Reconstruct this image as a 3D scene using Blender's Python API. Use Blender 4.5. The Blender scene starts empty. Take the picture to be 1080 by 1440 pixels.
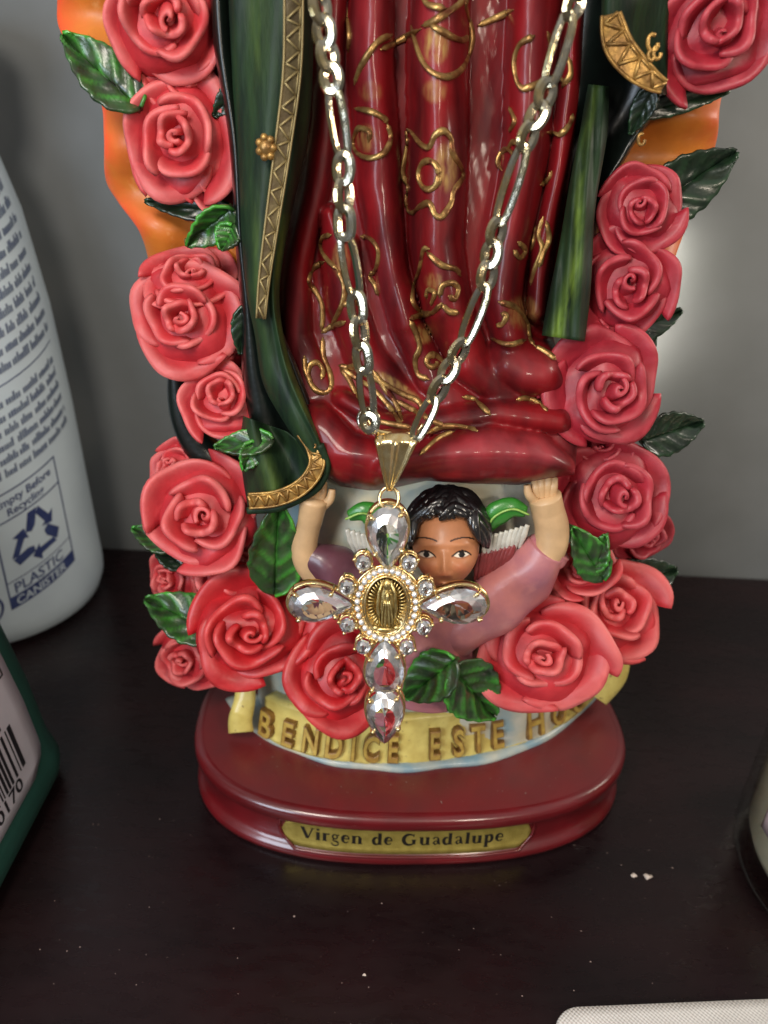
import bpy, bmesh, math, random
import numpy as np
from mathutils import Matrix, Vector, noise as mnoise
R_ = math.radians
random.seed(7); np.random.seed(7)
sc = bpy.context.scene
sc.unit_settings.system = 'METRIC'; sc.unit_settings.scale_length = 0.01      # one unit is one centimetre
COL = sc.collection

# ------------------------------------------------------------------ camera
F = 1081.0                                   # focal length in pixels of the 1080 x 1440 photograph
CX, CD, CH = -0.9, 20.2, 20.5
PITCH, ROLL = R_(28.0), R_(2.7)
CAM = np.array([CX, -CD, CH])
fwd = np.array([0, math.cos(PITCH), -math.sin(PITCH)])
r0 = np.array([1.0, 0, 0]); u0 = np.array([0, math.sin(PITCH), math.cos(PITCH)])
rgt = math.cos(ROLL) * r0 + math.sin(ROLL) * u0
upv = -math.sin(ROLL) * r0 + math.cos(ROLL) * u0
cam_d = bpy.data.cameras.new('camera'); cam = bpy.data.objects.new('camera', cam_d); COL.objects.link(cam)
cam.matrix_world = Matrix([[rgt[i], upv[i], -fwd[i], CAM[i]] for i in range(3)] + [[0, 0, 0, 1]])
cam_d.sensor_fit = 'VERTICAL'; cam_d.sensor_height = 36.0; cam_d.lens = F / 1440 * 36.0
cam_d.clip_start = 0.5; cam_d.clip_end = 500
cam_d.dof.use_dof = True; cam_d.dof.focus_distance = 18.6; cam_d.dof.aperture_fstop = 0.14
sc.camera = cam

# ------------------------------------------------------------------ world and lamps
w = bpy.data.worlds.new('World'); sc.world = w; w.use_nodes = True
nt = w.node_tree; bg = nt.nodes['Background']
tc = nt.nodes.new('ShaderNodeTexCoord'); sp = nt.nodes.new('ShaderNodeSeparateXYZ'); cr = nt.nodes.new('ShaderNodeValToRGB')
nt.links.new(tc.outputs['Generated'], sp.inputs[0])
mr = nt.nodes.new('ShaderNodeMapRange'); mr.inputs[1].default_value = -1; mr.inputs[2].default_value = 1
nt.links.new(sp.outputs['Z'], mr.inputs[0]); nt.links.new(mr.outputs[0], cr.inputs[0])
cr.color_ramp.elements[0].color = (0.46, 0.40, 0.35, 1); cr.color_ramp.elements[1].color = (2.3, 2.25, 2.2, 1); cr.color_ramp.elements[1].position = 0.92; e_ = cr.color_ramp.elements.new(0.6); e_.color = (0.68, 0.65, 0.62, 1)
nt.links.new(cr.outputs[0], bg.inputs[0]); bg.inputs[1].default_value = 0.21

def look(o, tgt):
    o.rotation_euler = (Vector(tgt) - o.location).to_track_quat('-Z', 'Y').to_euler()
def area(name, loc, tgt, size, power, col, sy=None):
    d = bpy.data.lights.new(name, 'AREA'); d.energy = power; d.size = size; d.color = col
    if sy: d.shape = 'RECTANGLE'; d.size_y = sy
    o = bpy.data.objects.new(name, d); COL.objects.link(o); o.location = loc; look(o, tgt); return o
area('ceiling_lamp', (-13, -31, 40), (0, -2, 10), 10, 10200, (1.0, 0.91, 0.80))
area('window_light', (-30, -44, 26), (-4, 0, 9), 18, 15000, (0.74, 0.86, 1.0), 22)
area('room_lamp', (16, -40, 30), (-4, -3, 8), 5, 5200, (1.0, 0.86, 0.70))
area('hidden_wall_strip', (9.7, 12.0, 13.2), (11.6, 13.1, 12.9), 0.6, 240, (1.0, 0.93, 0.80), 6.5)  # added light, hidden behind the statue, makes the bright strip on the right wall
area('hidden_wall_strip', (-16.4, 12.2, 9.0), (-14.6, 13.1, 9.0), 0.3, 40, (1.0, 0.95, 0.84), 4.0)  # second added light, behind the canister, for the glow beside it
area('wall_fill', (32, 2, 27), (14, 13, 15), 9, 4600, (1.0, 0.90, 0.78))  # unseen fill added to brighten the right part of the wall
sc.view_settings.view_transform = 'Standard'; sc.view_settings.look = 'None'
sc.view_settings.exposure = 0.0; sc.view_settings.gamma = 1.0
sc.cycles.use_denoising = True
sc.cycles.max_bounces = 10; sc.cycles.transparent_max_bounces = 16; sc.cycles.transmission_bounces = 8; sc.cycles.glossy_bounces = 6
sc.cycles.sample_clamp_indirect = 6.0

# ------------------------------------------------------------------ picture-to-place helpers
def ray(px, py):
    px = np.asarray(px, float); py = np.asarray(py, float)
    return fwd + ((px - 540) / F)[..., None] * rgt + ((720 - py) / F)[..., None] * upv
def P(px, py, Y):
    px, py, Y = np.broadcast_arrays(np.asarray(px, float), np.asarray(py, float), np.asarray(Y, float))
    d = ray(px, py); t = (Y - CAM[1]) / d[..., 1]
    return CAM + d * t[..., None]
def Pz(px, py, Z):
    px, py, Z = np.broadcast_arrays(np.asarray(px, float), np.asarray(py, float), np.asarray(Z, float))
    d = ray(px, py); t = (Z - CAM[2]) / d[..., 2]
    return CAM + d * t[..., None]
def cmpx(p):                                    # centimetres per photograph pixel at a point
    return float(np.dot(np.asarray(p) - CAM, fwd)) / F
def nrm(v): v = np.asarray(v, float); return v / (np.linalg.norm(v) + 1e-12)
def cr_spline(pts, n):
    pts = np.asarray(pts, float); m = len(pts)
    ext = np.vstack([2 * pts[0] - pts[1], pts, 2 * pts[-1] - pts[-2]])
    seg = np.linalg.norm(np.diff(pts, axis=0), axis=1); cum = np.concatenate([[0], np.cumsum(seg)])
    out = []
    for s in np.linspace(0, cum[-1], n):
        i = min(max(int(np.searchsorted(cum, s, 'right')) - 1, 0), m - 2)
        t = (s - cum[i]) / (seg[i] + 1e-9)
        a, b, c, d = ext[i], ext[i + 1], ext[i + 2], ext[i + 3]
        out.append(0.5 * (2 * b + (c - a) * t + (2 * a - 5 * b + 4 * c - d) * t * t + (3 * b - a - 3 * c + d) * t ** 3))
    return np.array(out)
def nz(x, y, k=1.0, s=0.0):                      # cheap smooth noise, vectorised
    return (np.sin(x * 1.7 * k + s) * np.cos(y * 1.3 * k - s * 1.3) + 0.5 * np.sin(x * 3.9 * k - y * 2.7 * k + s * 2.1) + 0.3 * np.sin(x * 7.1 * k + y * 8.3 * k + s)) / 1.8

# ------------------------------------------------------------------ objects
W = {}
def place(o, parent, M):
    COL.objects.link(o); W[o.name] = M
    if parent is not None:
        o.parent = parent; o.matrix_basis = W[parent.name].inverted() @ M
    else:
        o.matrix_basis = M
    return o
def mesh(name, verts, faces, mat=None, smooth=True, attr=None, col=None):
    me = bpy.data.meshes.new(name)
    me.from_pydata(np.asarray(verts).tolist(), [], faces if isinstance(faces, list) else faces.tolist())
    if smooth: me.polygons.foreach_set('use_smooth', [True] * len(me.polygons))
    if attr is not None:
        for k, v in attr.items():
            a = me.attributes.new(k, 'FLOAT', 'POINT'); a.data.foreach_set('value', np.asarray(v, float).ravel())
    if col is not None:
        a = me.color_attributes.new('paint', 'FLOAT_COLOR', 'POINT')
        c = np.ones((len(verts), 4)); c[:, :3] = np.asarray(col).reshape(-1, 3); a.data.foreach_set('color', c.ravel())
    if mat: me.materials.append(mat)
    me.update(); return me
I4 = Matrix.Identity(4)
def part(name, me, parent, M=I4, label=None, kind=None):
    me.name = name
    o = place(bpy.data.objects.new(name, me), parent, M)
    if label: o['label'] = label
    if kind: o['kind'] = kind
    return o
def thing(name, loc, label, cat, group=None):
    o = bpy.data.objects.new(name, None); o.empty_display_size = 1
    o['label'] = label; o['category'] = cat
    if group: o['group'] = group
    return place(o, None, Matrix.Translation(Vector(loc)))
def gridfaces(n, m, off=0, flip=False, wrap=False):
    i, j = np.meshgrid(np.arange(n - (0 if wrap else 1)), np.arange(m - 1), indexing='ij'); i2 = (i + 1) % n
    f = np.stack([i * m + j, i2 * m + j, i2 * m + j + 1, i * m + j + 1], -1).reshape(-1, 4) + off
    return f[:, ::-1] if flip else f
def slab(front, back):                           # two grids sewn into a closed solid
    n, m = front.shape[:2]; N = n * m
    v = np.vstack([front.reshape(-1, 3), back.reshape(-1, 3)])
    f = [gridfaces(n, m), gridfaces(n, m, N, True)]
    ring = [(i, 0) for i in range(n)] + [(n - 1, j) for j in range(1, m)] + [(i, m - 1) for i in range(n - 2, -1, -1)] + [(0, j) for j in range(m - 2, 0, -1)]
    idx = np.array([a * m + b for a, b in ring]); nx = np.roll(idx, -1)
    f.append(np.stack([idx, idx + N, nx + N, nx], -1))
    return v, np.vstack(f)
def gnorm(g):
    a = np.gradient(g, axis=0); b = np.gradient(g, axis=1)
    n = np.cross(a, b); return n / (np.linalg.norm(n, axis=-1, keepdims=True) + 1e-9)
def shell(g, th, taper=0.35):
    n, m = g.shape[:2]
    a = 1 - np.abs(np.linspace(-1, 1, n)) ** 8; b = 1 - np.linspace(0, 1, m) ** 8
    wgt = taper + (1 - taper) * np.sqrt(np.clip(np.outer(a, b), 0, 1))
    N = gnorm(g) * (th / 2) * wgt[..., None]
    return slab(g + N, g - N)
def tube(path, rad, k=8, closed=False, caps=True, flat=1.0, ref=None):
    path = np.asarray(path, float); n = len(path); rad = np.broadcast_to(np.asarray(rad, float), (n,))
    if closed: T = np.roll(path, -1, 0) - np.roll(path, 1, 0)
    else: T = np.gradient(path, axis=0)
    T = T / (np.linalg.norm(T, axis=1, keepdims=True) + 1e-9)
    ref = np.array([0.31, -0.9, 0.29]) if ref is None else np.asarray(ref, float)
    A = np.cross(T, ref); A /= (np.linalg.norm(A, axis=1, keepdims=True) + 1e-9); B = np.cross(A, T)
    th = np.linspace(0, 2 * np.pi, k, endpoint=False)
    v = path[:, None] + rad[:, None, None] * (np.cos(th)[None, :, None] * A[:, None] + flat * np.sin(th)[None, :, None] * B[:, None])
    f = []
    for i in range(n if closed else n - 1):
        i2 = (i + 1) % n
        for j in range(k):
            j2 = (j + 1) % k; f.append([i * k + j, i * k + j2, i2 * k + j2, i2 * k + j])
    v = v.reshape(-1, 3)
    if not closed and caps:
        f.append(list(range(k))[::-1]); f.append([(n - 1) * k + j for j in range(k)])
    return v, f
def ball(c, r, n=10, m=7, ax=None):
    ax = np.eye(3) if ax is None else np.asarray(ax, float)
    th = np.linspace(0, 2 * np.pi, n, endpoint=False); ph = np.linspace(0.08, np.pi - 0.08, m)
    r = np.broadcast_to(np.asarray(r, float), (3,))
    X = np.stack([np.outer(np.sin(ph), np.cos(th)), np.outer(np.sin(ph), np.sin(th)), np.outer(np.cos(ph), np.ones(n))], -1) * r
    v = (X @ ax + np.asarray(c)).reshape(-1, 3)
    f = [[i * n + j, i * n + (j + 1) % n, (i + 1) * n + (j + 1) % n, (i + 1) * n + j] for i in range(m - 1) for j in range(n)]
    f += [list(range(n))[::-1], [(m - 1) * n + j for j in range(n)]]
    return v, f
class MB:
    def __init__(s): s.v = []; s.f = []; s.c = []; s.n = 0
    def add(s, vf, col=None):
        v, f = vf; v = np.asarray(v)
        s.v.append(v); s.f += [[int(i) + s.n for i in q] for q in f]; s.n += len(v)
        if col is not None: s.c.append(np.broadcast_to(np.asarray(col, float), (len(v), 3)))
        return s
    def mesh(s, name, mat, smooth=True):
        return mesh(name, np.vstack(s.v), s.f, mat, smooth, col=np.vstack(s.c) if s.c else None)

# ------------------------------------------------------------------ materials
def srgb(r, g, b):
    f = lambda c: (c / 255 / 12.92) if c / 255 <= 0.04045 else ((c / 255 + 0.055) / 1.055) ** 2.4
    return (f(r), f(g), f(b), 1)
def mat(name, c1, c2=None, scale=3.0, rough=0.4, metal=0.0, coat=0.0, coatr=0.15, bump=0.0, bscale=20.0, attr=None, cattr=None, lo=0.35, hi=0.65,
        stretch=None, paint=False, sss=0.0, detail=4.0, c3=None, s3=30.0, lo3=0.6, hi3=0.7, rough2=None, spec=0.5):
    m = bpy.data.materials.new(name); m.use_nodes = True; t = m.node_tree; b = t.nodes['Principled BSDF']
    L = t.links.new
    def N(k, **kw):
        n = t.nodes.new(k)
        for a, v in kw.items(): setattr(n, a, v)
        return n
    tcn = N('ShaderNodeTexCoord'); mp = N('ShaderNodeMapping'); L(tcn.outputs['Object'], mp.inputs[0])
    if stretch: mp.inputs['Scale'].default_value = stretch
    def noise(sc_, det=4.0):
        n = N('ShaderNodeTexNoise'); n.inputs['Scale'].default_value = sc_; n.inputs['Detail'].default_value = det; L(mp.outputs[0], n.inputs[0]); return n
    def mix(fac, a, bb):
        x = N('ShaderNodeMix', data_type='RGBA')
        L(fac, x.inputs[0])
        for s, val in ((6, a), (7, bb)):
            if isinstance(val, tuple): x.inputs[s].default_value = val
            else: L(val, x.inputs[s])
        return x.outputs[2]
    def rng(src, a, bb):
        r = N('ShaderNodeMapRange'); r.inputs[1].default_value = a; r.inputs[2].default_value = bb; L(src, r.inputs[0]); return r.outputs[0]
    cur = c1
    if paint:
        a = N('ShaderNodeAttribute', attribute_name='paint'); cur = a.outputs['Color']
        n = noise(scale, detail); cur2 = N('ShaderNodeHueSaturation'); L(cur, cur2.inputs['Color']); 
        r = N('ShaderNodeMapRange'); r.inputs[1].default_value = 0.3; r.inputs[2].default_value = 0.7; r.inputs[3].default_value = 0.82; r.inputs[4].default_value = 1.15
        L(n.outputs[0], r.inputs[0]); L(r.outputs[0], cur2.inputs['Value']); cur = cur2.outputs[0]
    elif c2:
        n = noise(scale, detail); fac = rng(n.outputs[0], lo, hi); cur = mix(fac, c1, c2)
    if c3:
        n = noise(s3, 6.0); cur = mix(rng(n.outputs[0], lo3, hi3), cur, c3)
    if cattr:                                     # (attribute, colour, noise scale)
        for (an, cc, ns) in cattr:
            a = N('ShaderNodeAttribute', attribute_name=an); n = noise(ns, 5.0)
            mu = N('ShaderNodeMath', operation='MULTIPLY'); L(a.outputs['Fac'], mu.inputs[0]); L(rng(n.outputs[0], 0.3, 0.62), mu.inputs[1])
            cur = mix(mu.outputs[0], cur, cc)
    if isinstance(cur, tuple): b.inputs['Base Color'].default_value = cur
    else: L(cur, b.inputs['Base Color'])
    b.inputs['Roughness'].default_value = rough; b.inputs['Metallic'].default_value = metal
    b.inputs['Coat Weight'].default_value = coat; b.inputs['Coat Roughness'].default_value = coatr
    b.inputs['Specular IOR Level'].default_value = spec
    if rough2 is not None:
        n = noise(bscale * 0.4, 5.0); r = N('ShaderNodeMapRange'); r.inputs[1].default_value = 0.35; r.inputs[2].default_value = 0.65
        r.inputs[3].default_value = rough; r.inputs[4].default_value = rough2; L(n.outputs[0], r.inputs[0]); L(r.outputs[0], b.inputs['Roughness'])
    if sss: b.inputs['Subsurface Weight'].default_value = sss; b.inputs['Subsurface Radius'].default_value = (0.25, 0.08, 0.06); b.inputs['Subsurface Scale'].default_value = 0.6
    if bump:
        n = noise(bscale, 6.0); bn = N('ShaderNodeBump'); bn.inputs['Strength'].default_value = bump; bn.inputs['Distance'].default_value = 0.05
        L(n.outputs[0], bn.inputs['Height']); L(bn.outputs[0], b.inputs['Normal'])
    return m
M_rose = [mat('rose_paint_coral', srgb(200, 50, 57), srgb(164, 26, 37), 1.3, 0.52, coat=0.08, coatr=0.3, bump=0.4, bscale=4, cattr=[('rim', srgb(236, 126, 122), 1.2)], sss=0.12, rough2=0.6),
          mat('rose_paint_crimson', srgb(172, 38, 54), srgb(138, 20, 36), 1.3, 0.46, coat=0.12, coatr=0.3, bump=0.5, bscale=4, cattr=[('rim', srgb(200, 80, 90), 1.8)], sss=0.12, rough2=0.6)]
M_rose.append(mat('rose_paint_red', srgb(194, 30, 38), srgb(156, 14, 24), 1.3, 0.42, coat=0.15, coatr=0.3, bump=0.5, bscale=4, cattr=[('rim', srgb(220, 80, 78), 1.8)], sss=0.12, rough2=0.56))
M_leaf = mat('leaf_paint', srgb(24, 38, 22), srgb(50, 46, 38), 3.5, 0.34, coat=0.35, coatr=0.15, bump=0.4, bscale=8, cattr=[('vein', srgb(72, 166, 50), 2.2)])
M_leafd = mat('dark_leaf_paint', srgb(14, 28, 18), srgb(26, 38, 24), 3.0, 0.35, coat=0.4, coatr=0.2, bump=0.3, bscale=8, cattr=[('vein', srgb(32, 66, 36), 3.0)])
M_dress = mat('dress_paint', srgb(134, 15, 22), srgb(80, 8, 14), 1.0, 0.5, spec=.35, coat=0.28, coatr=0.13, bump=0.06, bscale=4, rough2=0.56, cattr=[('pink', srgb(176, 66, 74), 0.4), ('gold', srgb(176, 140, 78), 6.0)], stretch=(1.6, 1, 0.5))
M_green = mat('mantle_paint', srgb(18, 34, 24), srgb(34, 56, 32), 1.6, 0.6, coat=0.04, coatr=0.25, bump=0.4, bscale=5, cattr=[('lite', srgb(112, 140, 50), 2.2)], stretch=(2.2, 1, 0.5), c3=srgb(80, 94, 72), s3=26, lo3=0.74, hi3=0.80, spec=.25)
M_black = mat('mantle_inside_paint', srgb(10, 14, 13), srgb(16, 24, 20), 1.5, 0.35, coat=0.3, coatr=0.2, bump=0.2, bscale=6)
M_gold = mat('gold_paint', srgb(186, 152, 92), srgb(128, 88, 52), 3.0, 0.36, metal=0.7, bump=0.4, bscale=7, c3=srgb(104, 40, 30), s3=2.5, lo3=0.60, hi3=0.72)
M_bronze = mat('bronze_trim_paint', srgb(112, 98, 66), srgb(82, 68, 46), 3.0, 0.5, metal=0.25, bump=0.4, bscale=9)
M_brass = mat('bright_gold_trim_paint', srgb(196, 154, 84), srgb(132, 98, 54), 3.0, 0.38, metal=0.55, bump=0.5, bscale=6)
M_orange = mat('halo_paint', srgb(206, 122, 40), srgb(190, 104, 36), 0.8, 0.5, coat=0.08, coatr=0.2, bump=0.35, bscale=3, cattr=[('edge', srgb(240, 92, 44), 0.8)], c3=srgb(222, 160, 96), s3=2.2, lo3=0.62, hi3=0.8)
M_cloud = mat('cloud_paint', srgb(222, 208, 170), srgb(146, 172, 176), 0.55, 0.4, coat=0.3, coatr=0.25, bump=0.25, bscale=4, c3=srgb(206, 202, 186), s3=1.6, lo3=0.5, hi3=0.75)
M_banner = mat('banner_paint', srgb(226, 208, 120), srgb(204, 182, 98), 1.8, 0.38, coat=0.4, coatr=0.2, bump=0.35, bscale=7, c3=srgb(120, 92, 50), s3=7, lo3=0.66, hi3=0.76)
M_letter = mat('letter_gold_paint', srgb(214, 184, 92), srgb(176, 138, 66), 3.0, 0.36, metal=0.25, coat=.3, bump=0.4, bscale=8)
M_wash = mat('letter_brown_wash', srgb(112, 78, 36), srgb(150, 112, 56), 4.0, 0.4, metal=0.3, bump=0.3, bscale=9)
M_base = mat('plinth_lacquer', srgb(104, 18, 24), srgb(88, 16, 20), 0.8, 0.30, coat=0.7, coatr=0.12, bump=0.06, bscale=6, c3=srgb(150, 96, 84), s3=30, lo3=0.735, hi3=0.76)
M_top = mat('dusty_plinth_lacquer', srgb(108, 30, 33), srgb(96, 34, 36), 0.8, 0.42, coat=0.3, coatr=0.3, bump=0.08, bscale=6, c3=srgb(150, 96, 84), s3=26, lo3=0.72, hi3=0.76)
M_plaque = mat('plaque_gold', srgb(190, 170, 88), srgb(168, 148, 72), 3.0, 0.38, metal=0.55, bump=0.35, bscale=22)
M_ink = mat('plaque_ink', srgb(24, 20, 16), rough=0.5)
M_gilt = mat('gilt_metal', srgb(250, 228, 176), srgb(238, 204, 140), 6.0, 0.24, metal=1.0, bump=0.05, bscale=20)
M_chain = mat('pale_gold_metal', srgb(200, 197, 184), srgb(196, 176, 128), 1.7, 0.14, metal=1.0, bump=0.08, bscale=14)
M_medal = mat('medal_gold', srgb(226, 204, 140), srgb(176, 150, 92), 5.0, 0.28, metal=0.9, bump=0.3, bscale=16)
M_skin = mat('skin_paint', (1, 1, 1, 1), scale=1.5, rough=0.48, coat=0.12, coatr=0.2, bump=0.1, bscale=6, paint=True)
M_hair = mat('hair_paint', srgb(14, 12, 13), srgb(30, 28, 30), 3.0, 0.3, coat=0.6, coatr=0.12, bump=0.3, bscale=8, c3=srgb(92, 92, 92), s3=9, lo3=0.68, hi3=0.8, stretch=(1, 1, 1))
M_robe = mat('robe_paint', srgb(190, 118, 114), srgb(156, 98, 112), 0.9, 0.42, coat=0.25, coatr=0.2, bump=0.2, bscale=6, c3=srgb(196, 128, 124), s3=1.4, lo3=0.55, hi3=0.7)
M_robed = mat('robe_purple_paint', srgb(112, 66, 78), srgb(86, 50, 60), 1.2, 0.4, coat=0.35, coatr=0.2, bump=0.2, bscale=6)
M_wing = mat('wing_paint', (1, 1, 1, 1), scale=4, rough=0.35, coat=0.4, coatr=0.2, bump=0.25, bscale=10, paint=True)
M_wood = mat('shelf_varnish', srgb(20, 11, 13), srgb(30, 15, 17), 0.25, 0.24, spec=0.4, coat=0.04, coatr=0.2, bump=0.05, bscale=5, stretch=(0.6, 1.6, 1), c3=srgb(92, 74, 70), s3=16, lo3=0.70, hi3=0.75, rough2=0.34)
M_wall = mat('wall_paint', srgb(120, 123, 124), srgb(112, 115, 115), 0.25, 0.85, bump=0.25, bscale=1.6)
M_white = mat('white_plastic', srgb(206, 220, 228), srgb(196, 210, 220), 0.3, 0.38, coat=0.15, sss=0.0, bump=0.05, bscale=2)
M_print = mat('blue_print', srgb(44, 56, 104), srgb(60, 74, 120), 3.0, 0.5)
M_print2 = mat('grey_blue_print', srgb(94, 106, 134), srgb(114, 126, 144), 3.0, 0.5)
M_teal = mat('green_plastic', srgb(44, 88, 78), srgb(38, 80, 70), 0.6, 0.36, coat=0.15, bump=0.06, bscale=3, c3=srgb(90, 126, 112), s3=9, lo3=0.76, hi3=0.79)
M_label = mat('label_paper', srgb(214, 212, 222), srgb(206, 204, 214), 0.8, 0.5, bump=0.05, bscale=6)
M_black_ink = mat('black_print', srgb(34, 34, 40), rough=0.55)
M_wax = mat('wax', srgb(232, 222, 200), srgb(222, 212, 188), 0.6, 0.5, sss=0.2)
M_pink = mat('jar_label_paper', srgb(176, 160, 160), srgb(164, 146, 148), 1.5, 0.5)
M_crumb = mat('crumb', srgb(206, 190, 176), rough=0.7)
def glass(name, ior, rough, tint=(1, 1, 1, 1), mixg=0.0):
    m = bpy.data.materials.new(name); m.use_nodes = True; b = m.node_tree.nodes['Principled BSDF']
    b.inputs['Base Color'].default_value = tint; b.inputs['Transmission Weight'].default_value = 1.0
    b.inputs['Roughness'].default_value = rough; b.inputs['IOR'].default_value = ior; return m
M_gem = glass('crystal', 1.46, 0.0)
M_gem2 = glass('small_crystal', 2.1, 0.02)
M_facet = mat('crystal_facet', (0.97, 0.98, 1.0, 1), rough=0.24, metal=0.62)
M_facet.node_tree.nodes['Principled BSDF'].inputs['Transmission Weight'].default_value = 1.0
M_pave = mat('pave_crystal', (0.96, 0.96, 0.97, 1), rough=0.18, metal=0.6, coat=1.0, coatr=0.02)
M_glass = bpy.data.materials.new('jar_glass'); M_glass.use_nodes = True
def thin_glass():
    t = M_glass.node_tree; L = t.links.new; out = t.nodes['Material Output']; t.nodes.remove(t.nodes['Principled BSDF'])
    tr = t.nodes.new('ShaderNodeBsdfTransparent'); tr.inputs[0].default_value = (0.95, 0.96, 0.94, 1); gl = t.nodes.new('ShaderNodeBsdfGlossy'); gl.inputs['Roughness'].default_value = 0.04
    fr = t.nodes.new('ShaderNodeLayerWeight'); fr.inputs[0].default_value = 0.15; mx = t.nodes.new('ShaderNodeMixShader')
    L(fr.outputs[1], mx.inputs[0]); L(tr.outputs[0], mx.inputs[1]); L(gl.outputs[0], mx.inputs[2]); L(mx.outputs[0], out.inputs[0])
thin_glass()
M_foil = mat('foil_packet', srgb(236, 232, 226), srgb(224, 220, 214), 1.0, 0.38, metal=0.05, coat=0.3)
def foil_bump():
    t = M_foil.node_tree; b = t.nodes['Principled BSDF']; L = t.links.new
    tcn = t.nodes.new('ShaderNodeTexCoord'); mp = t.nodes.new('ShaderNodeMapping'); mp.inputs['Rotation'].default_value = (0, 0, R_(45)); mp.inputs['Scale'].default_value = (12.5, 12.5, 0)
    L(tcn.outputs['Object'], mp.inputs[0]); sx = t.nodes.new('ShaderNodeSeparateXYZ'); L(mp.outputs[0], sx.inputs[0])
    outs = []
    for k in ('X', 'Y'):
        a = t.nodes.new('ShaderNodeMath'); a.operation = 'MULTIPLY'; a.inputs[1].default_value = 2 * math.pi; L(sx.outputs[k], a.inputs[0])
        s = t.nodes.new('ShaderNodeMath'); s.operation = 'SINE'; L(a.outputs[0], s.inputs[0]); outs.append(s.outputs[0])
    ad = t.nodes.new('ShaderNodeMath'); ad.operation = 'ADD'; L(outs[0], ad.inputs[0]); L(outs[1], ad.inputs[1])
    bn = t.nodes.new('ShaderNodeBump'); bn.inputs['Strength'].default_value = 0.28; bn.inputs['Distance'].default_value = 0.02; L(ad.outputs[0], bn.inputs['Height']); L(bn.outputs[0], b.inputs['Normal'])
foil_bump()

# ------------------------------------------------------------------ the setting: shelf and wall
def box(c, s):
    c = np.array(c); s = np.array(s) / 2
    v = np.array([[x, y, z] for x in (-1, 1) for y in (-1, 1) for z in (-1, 1)]) * s + c
    return v, [[0, 1, 3, 2], [4, 6, 7, 5], [0, 4, 5, 1], [2, 3, 7, 6], [0, 2, 6, 4], [1, 5, 7, 3]]
o = part('shelf', mesh('shelf', *box((0, 0.5, -1.2), (90, 25, 2.4)), M_wood, False), None, kind='structure')
o = part('wall', mesh('wall', *box((0, 14.2, 24), (110, 2.2, 80)), M_wall, False), None, kind='structure')

# ------------------------------------------------------------------ text helpers
def text_mesh(s, size=1.0, offset=0.0, extrude=0.0, res=3, align='LEFT', bevel=0.0, spacing=1.0):
    c = bpy.data.curves.new('t', 'FONT'); c.body = s; c.size = size; c.offset = offset; c.extrude = extrude; c.resolution_u = res
    c.align_x = align; c.bevel_depth = bevel; c.bevel_resolution = 1; c.space_character = spacing
    ob = bpy.data.objects.new('t', c); COL.objects.link(ob)
    me = bpy.data.meshes.new_from_object(ob.evaluated_get(bpy.context.evaluated_depsgraph_get()))
    v = np.array([tuple(x.co) for x in me.vertices]).reshape(-1, 3); f = [list(p.vertices) for p in me.polygons]
    bpy.data.objects.remove(ob); bpy.data.curves.remove(c); bpy.data.meshes.remove(me)
    return v, f
def rect2(x0, y0, x1, y1, nx=4, z=0.0):
    xs = np.linspace(x0, x1, nx + 1); v = np.array([[x, y, z] for x in xs for y in (y0, y1)])
    return v, [[2 * i, 2 * i + 2, 2 * i + 3, 2 * i + 1] for i in range(nx)]
def poly2(pts, z=0.0): return np.array([[x, y, z] for x, y in pts]), [list(range(len(pts)))]

# ================================================================== THE STATUE
S = thing('statue', (0, 0, 0), 'painted resin statue of a red robed saint ringed with roses on an oval maroon plinth', 'statue')

# ---------------------------------------------------------------- plinth
YAW = R_(3.7); HA, HB, PEXP = 7.25, 4.45, 2.55
def outline(n, inset=0.0, a=HA, b=HB, e=PEXP, yaw=YAW, c=(0.35, -0.12)):
    t = np.linspace(0, 2 * np.pi, n, endpoint=False) - np.pi / 2
    x = np.sign(np.cos(t)) * np.abs(np.cos(t)) ** (2 / e) * (a - inset); y = np.sign(np.sin(t)) * np.abs(np.sin(t)) ** (2 / e) * (b - inset)
    return np.stack([x * math.cos(yaw) - y * math.sin(yaw) + c[0], x * math.sin(yaw) + y * math.cos(yaw) + c[1]], -1)
prof = [(0.14, 0.0), (0.03, 0.05), (0, 0.14), (0, 0.24), (0.05, 0.33), (0.14, 0.40), (0.22, 0.48), (0.27, 0.65), (0.29, 1.0), (0.28, 1.25), (0.24, 1.42), (0.16, 1.50), (0.03, 1.54), (0, 1.62),
        (0, 1.82), (0.03, 1.92), (0.12, 1.99), (0.3, 2.03), (1.2, 2.06), (3.4, 2.06)]
n = 200; rings = np.array([np.column_stack([outline(n, i), np.full(n, z)]) for i, z in prof])
v = rings.transpose(1, 0, 2); m_ = len(prof)
f = gridfaces(n, m_, wrap=True).tolist(); f.append([i * m_ for i in range(n)]); f.append([i * m_ + m_ - 1 for i in range(n)][::-1])
plinth = part('plinth', mesh('plinth', v.reshape(-1, 3), f, M_base), S)
plinth.data.materials.append(M_top)
for p_ in plinth.data.polygons:
    if all(plinth.data.vertices[i].co.z > 2.0 for i in p_.vertices): p_.material_index = 1

def front_on_plinth(x, z, lift):                 # point on the front cove of the plinth
    ins = np.interp(z, [p[1] for p in prof], [p[0] for p in prof])
    a, b = HA - ins, HB - ins
    y = -b * (1 - np.clip(np.abs(x) / a, 0, 1) ** PEXP) ** (1 / PEXP) - lift
    return np.stack([x * math.cos(YAW) - y * math.sin(YAW) + 0.35, x * math.sin(YAW) + y * math.cos(YAW) - 0.12, z + 0 * x], -1)
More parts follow.
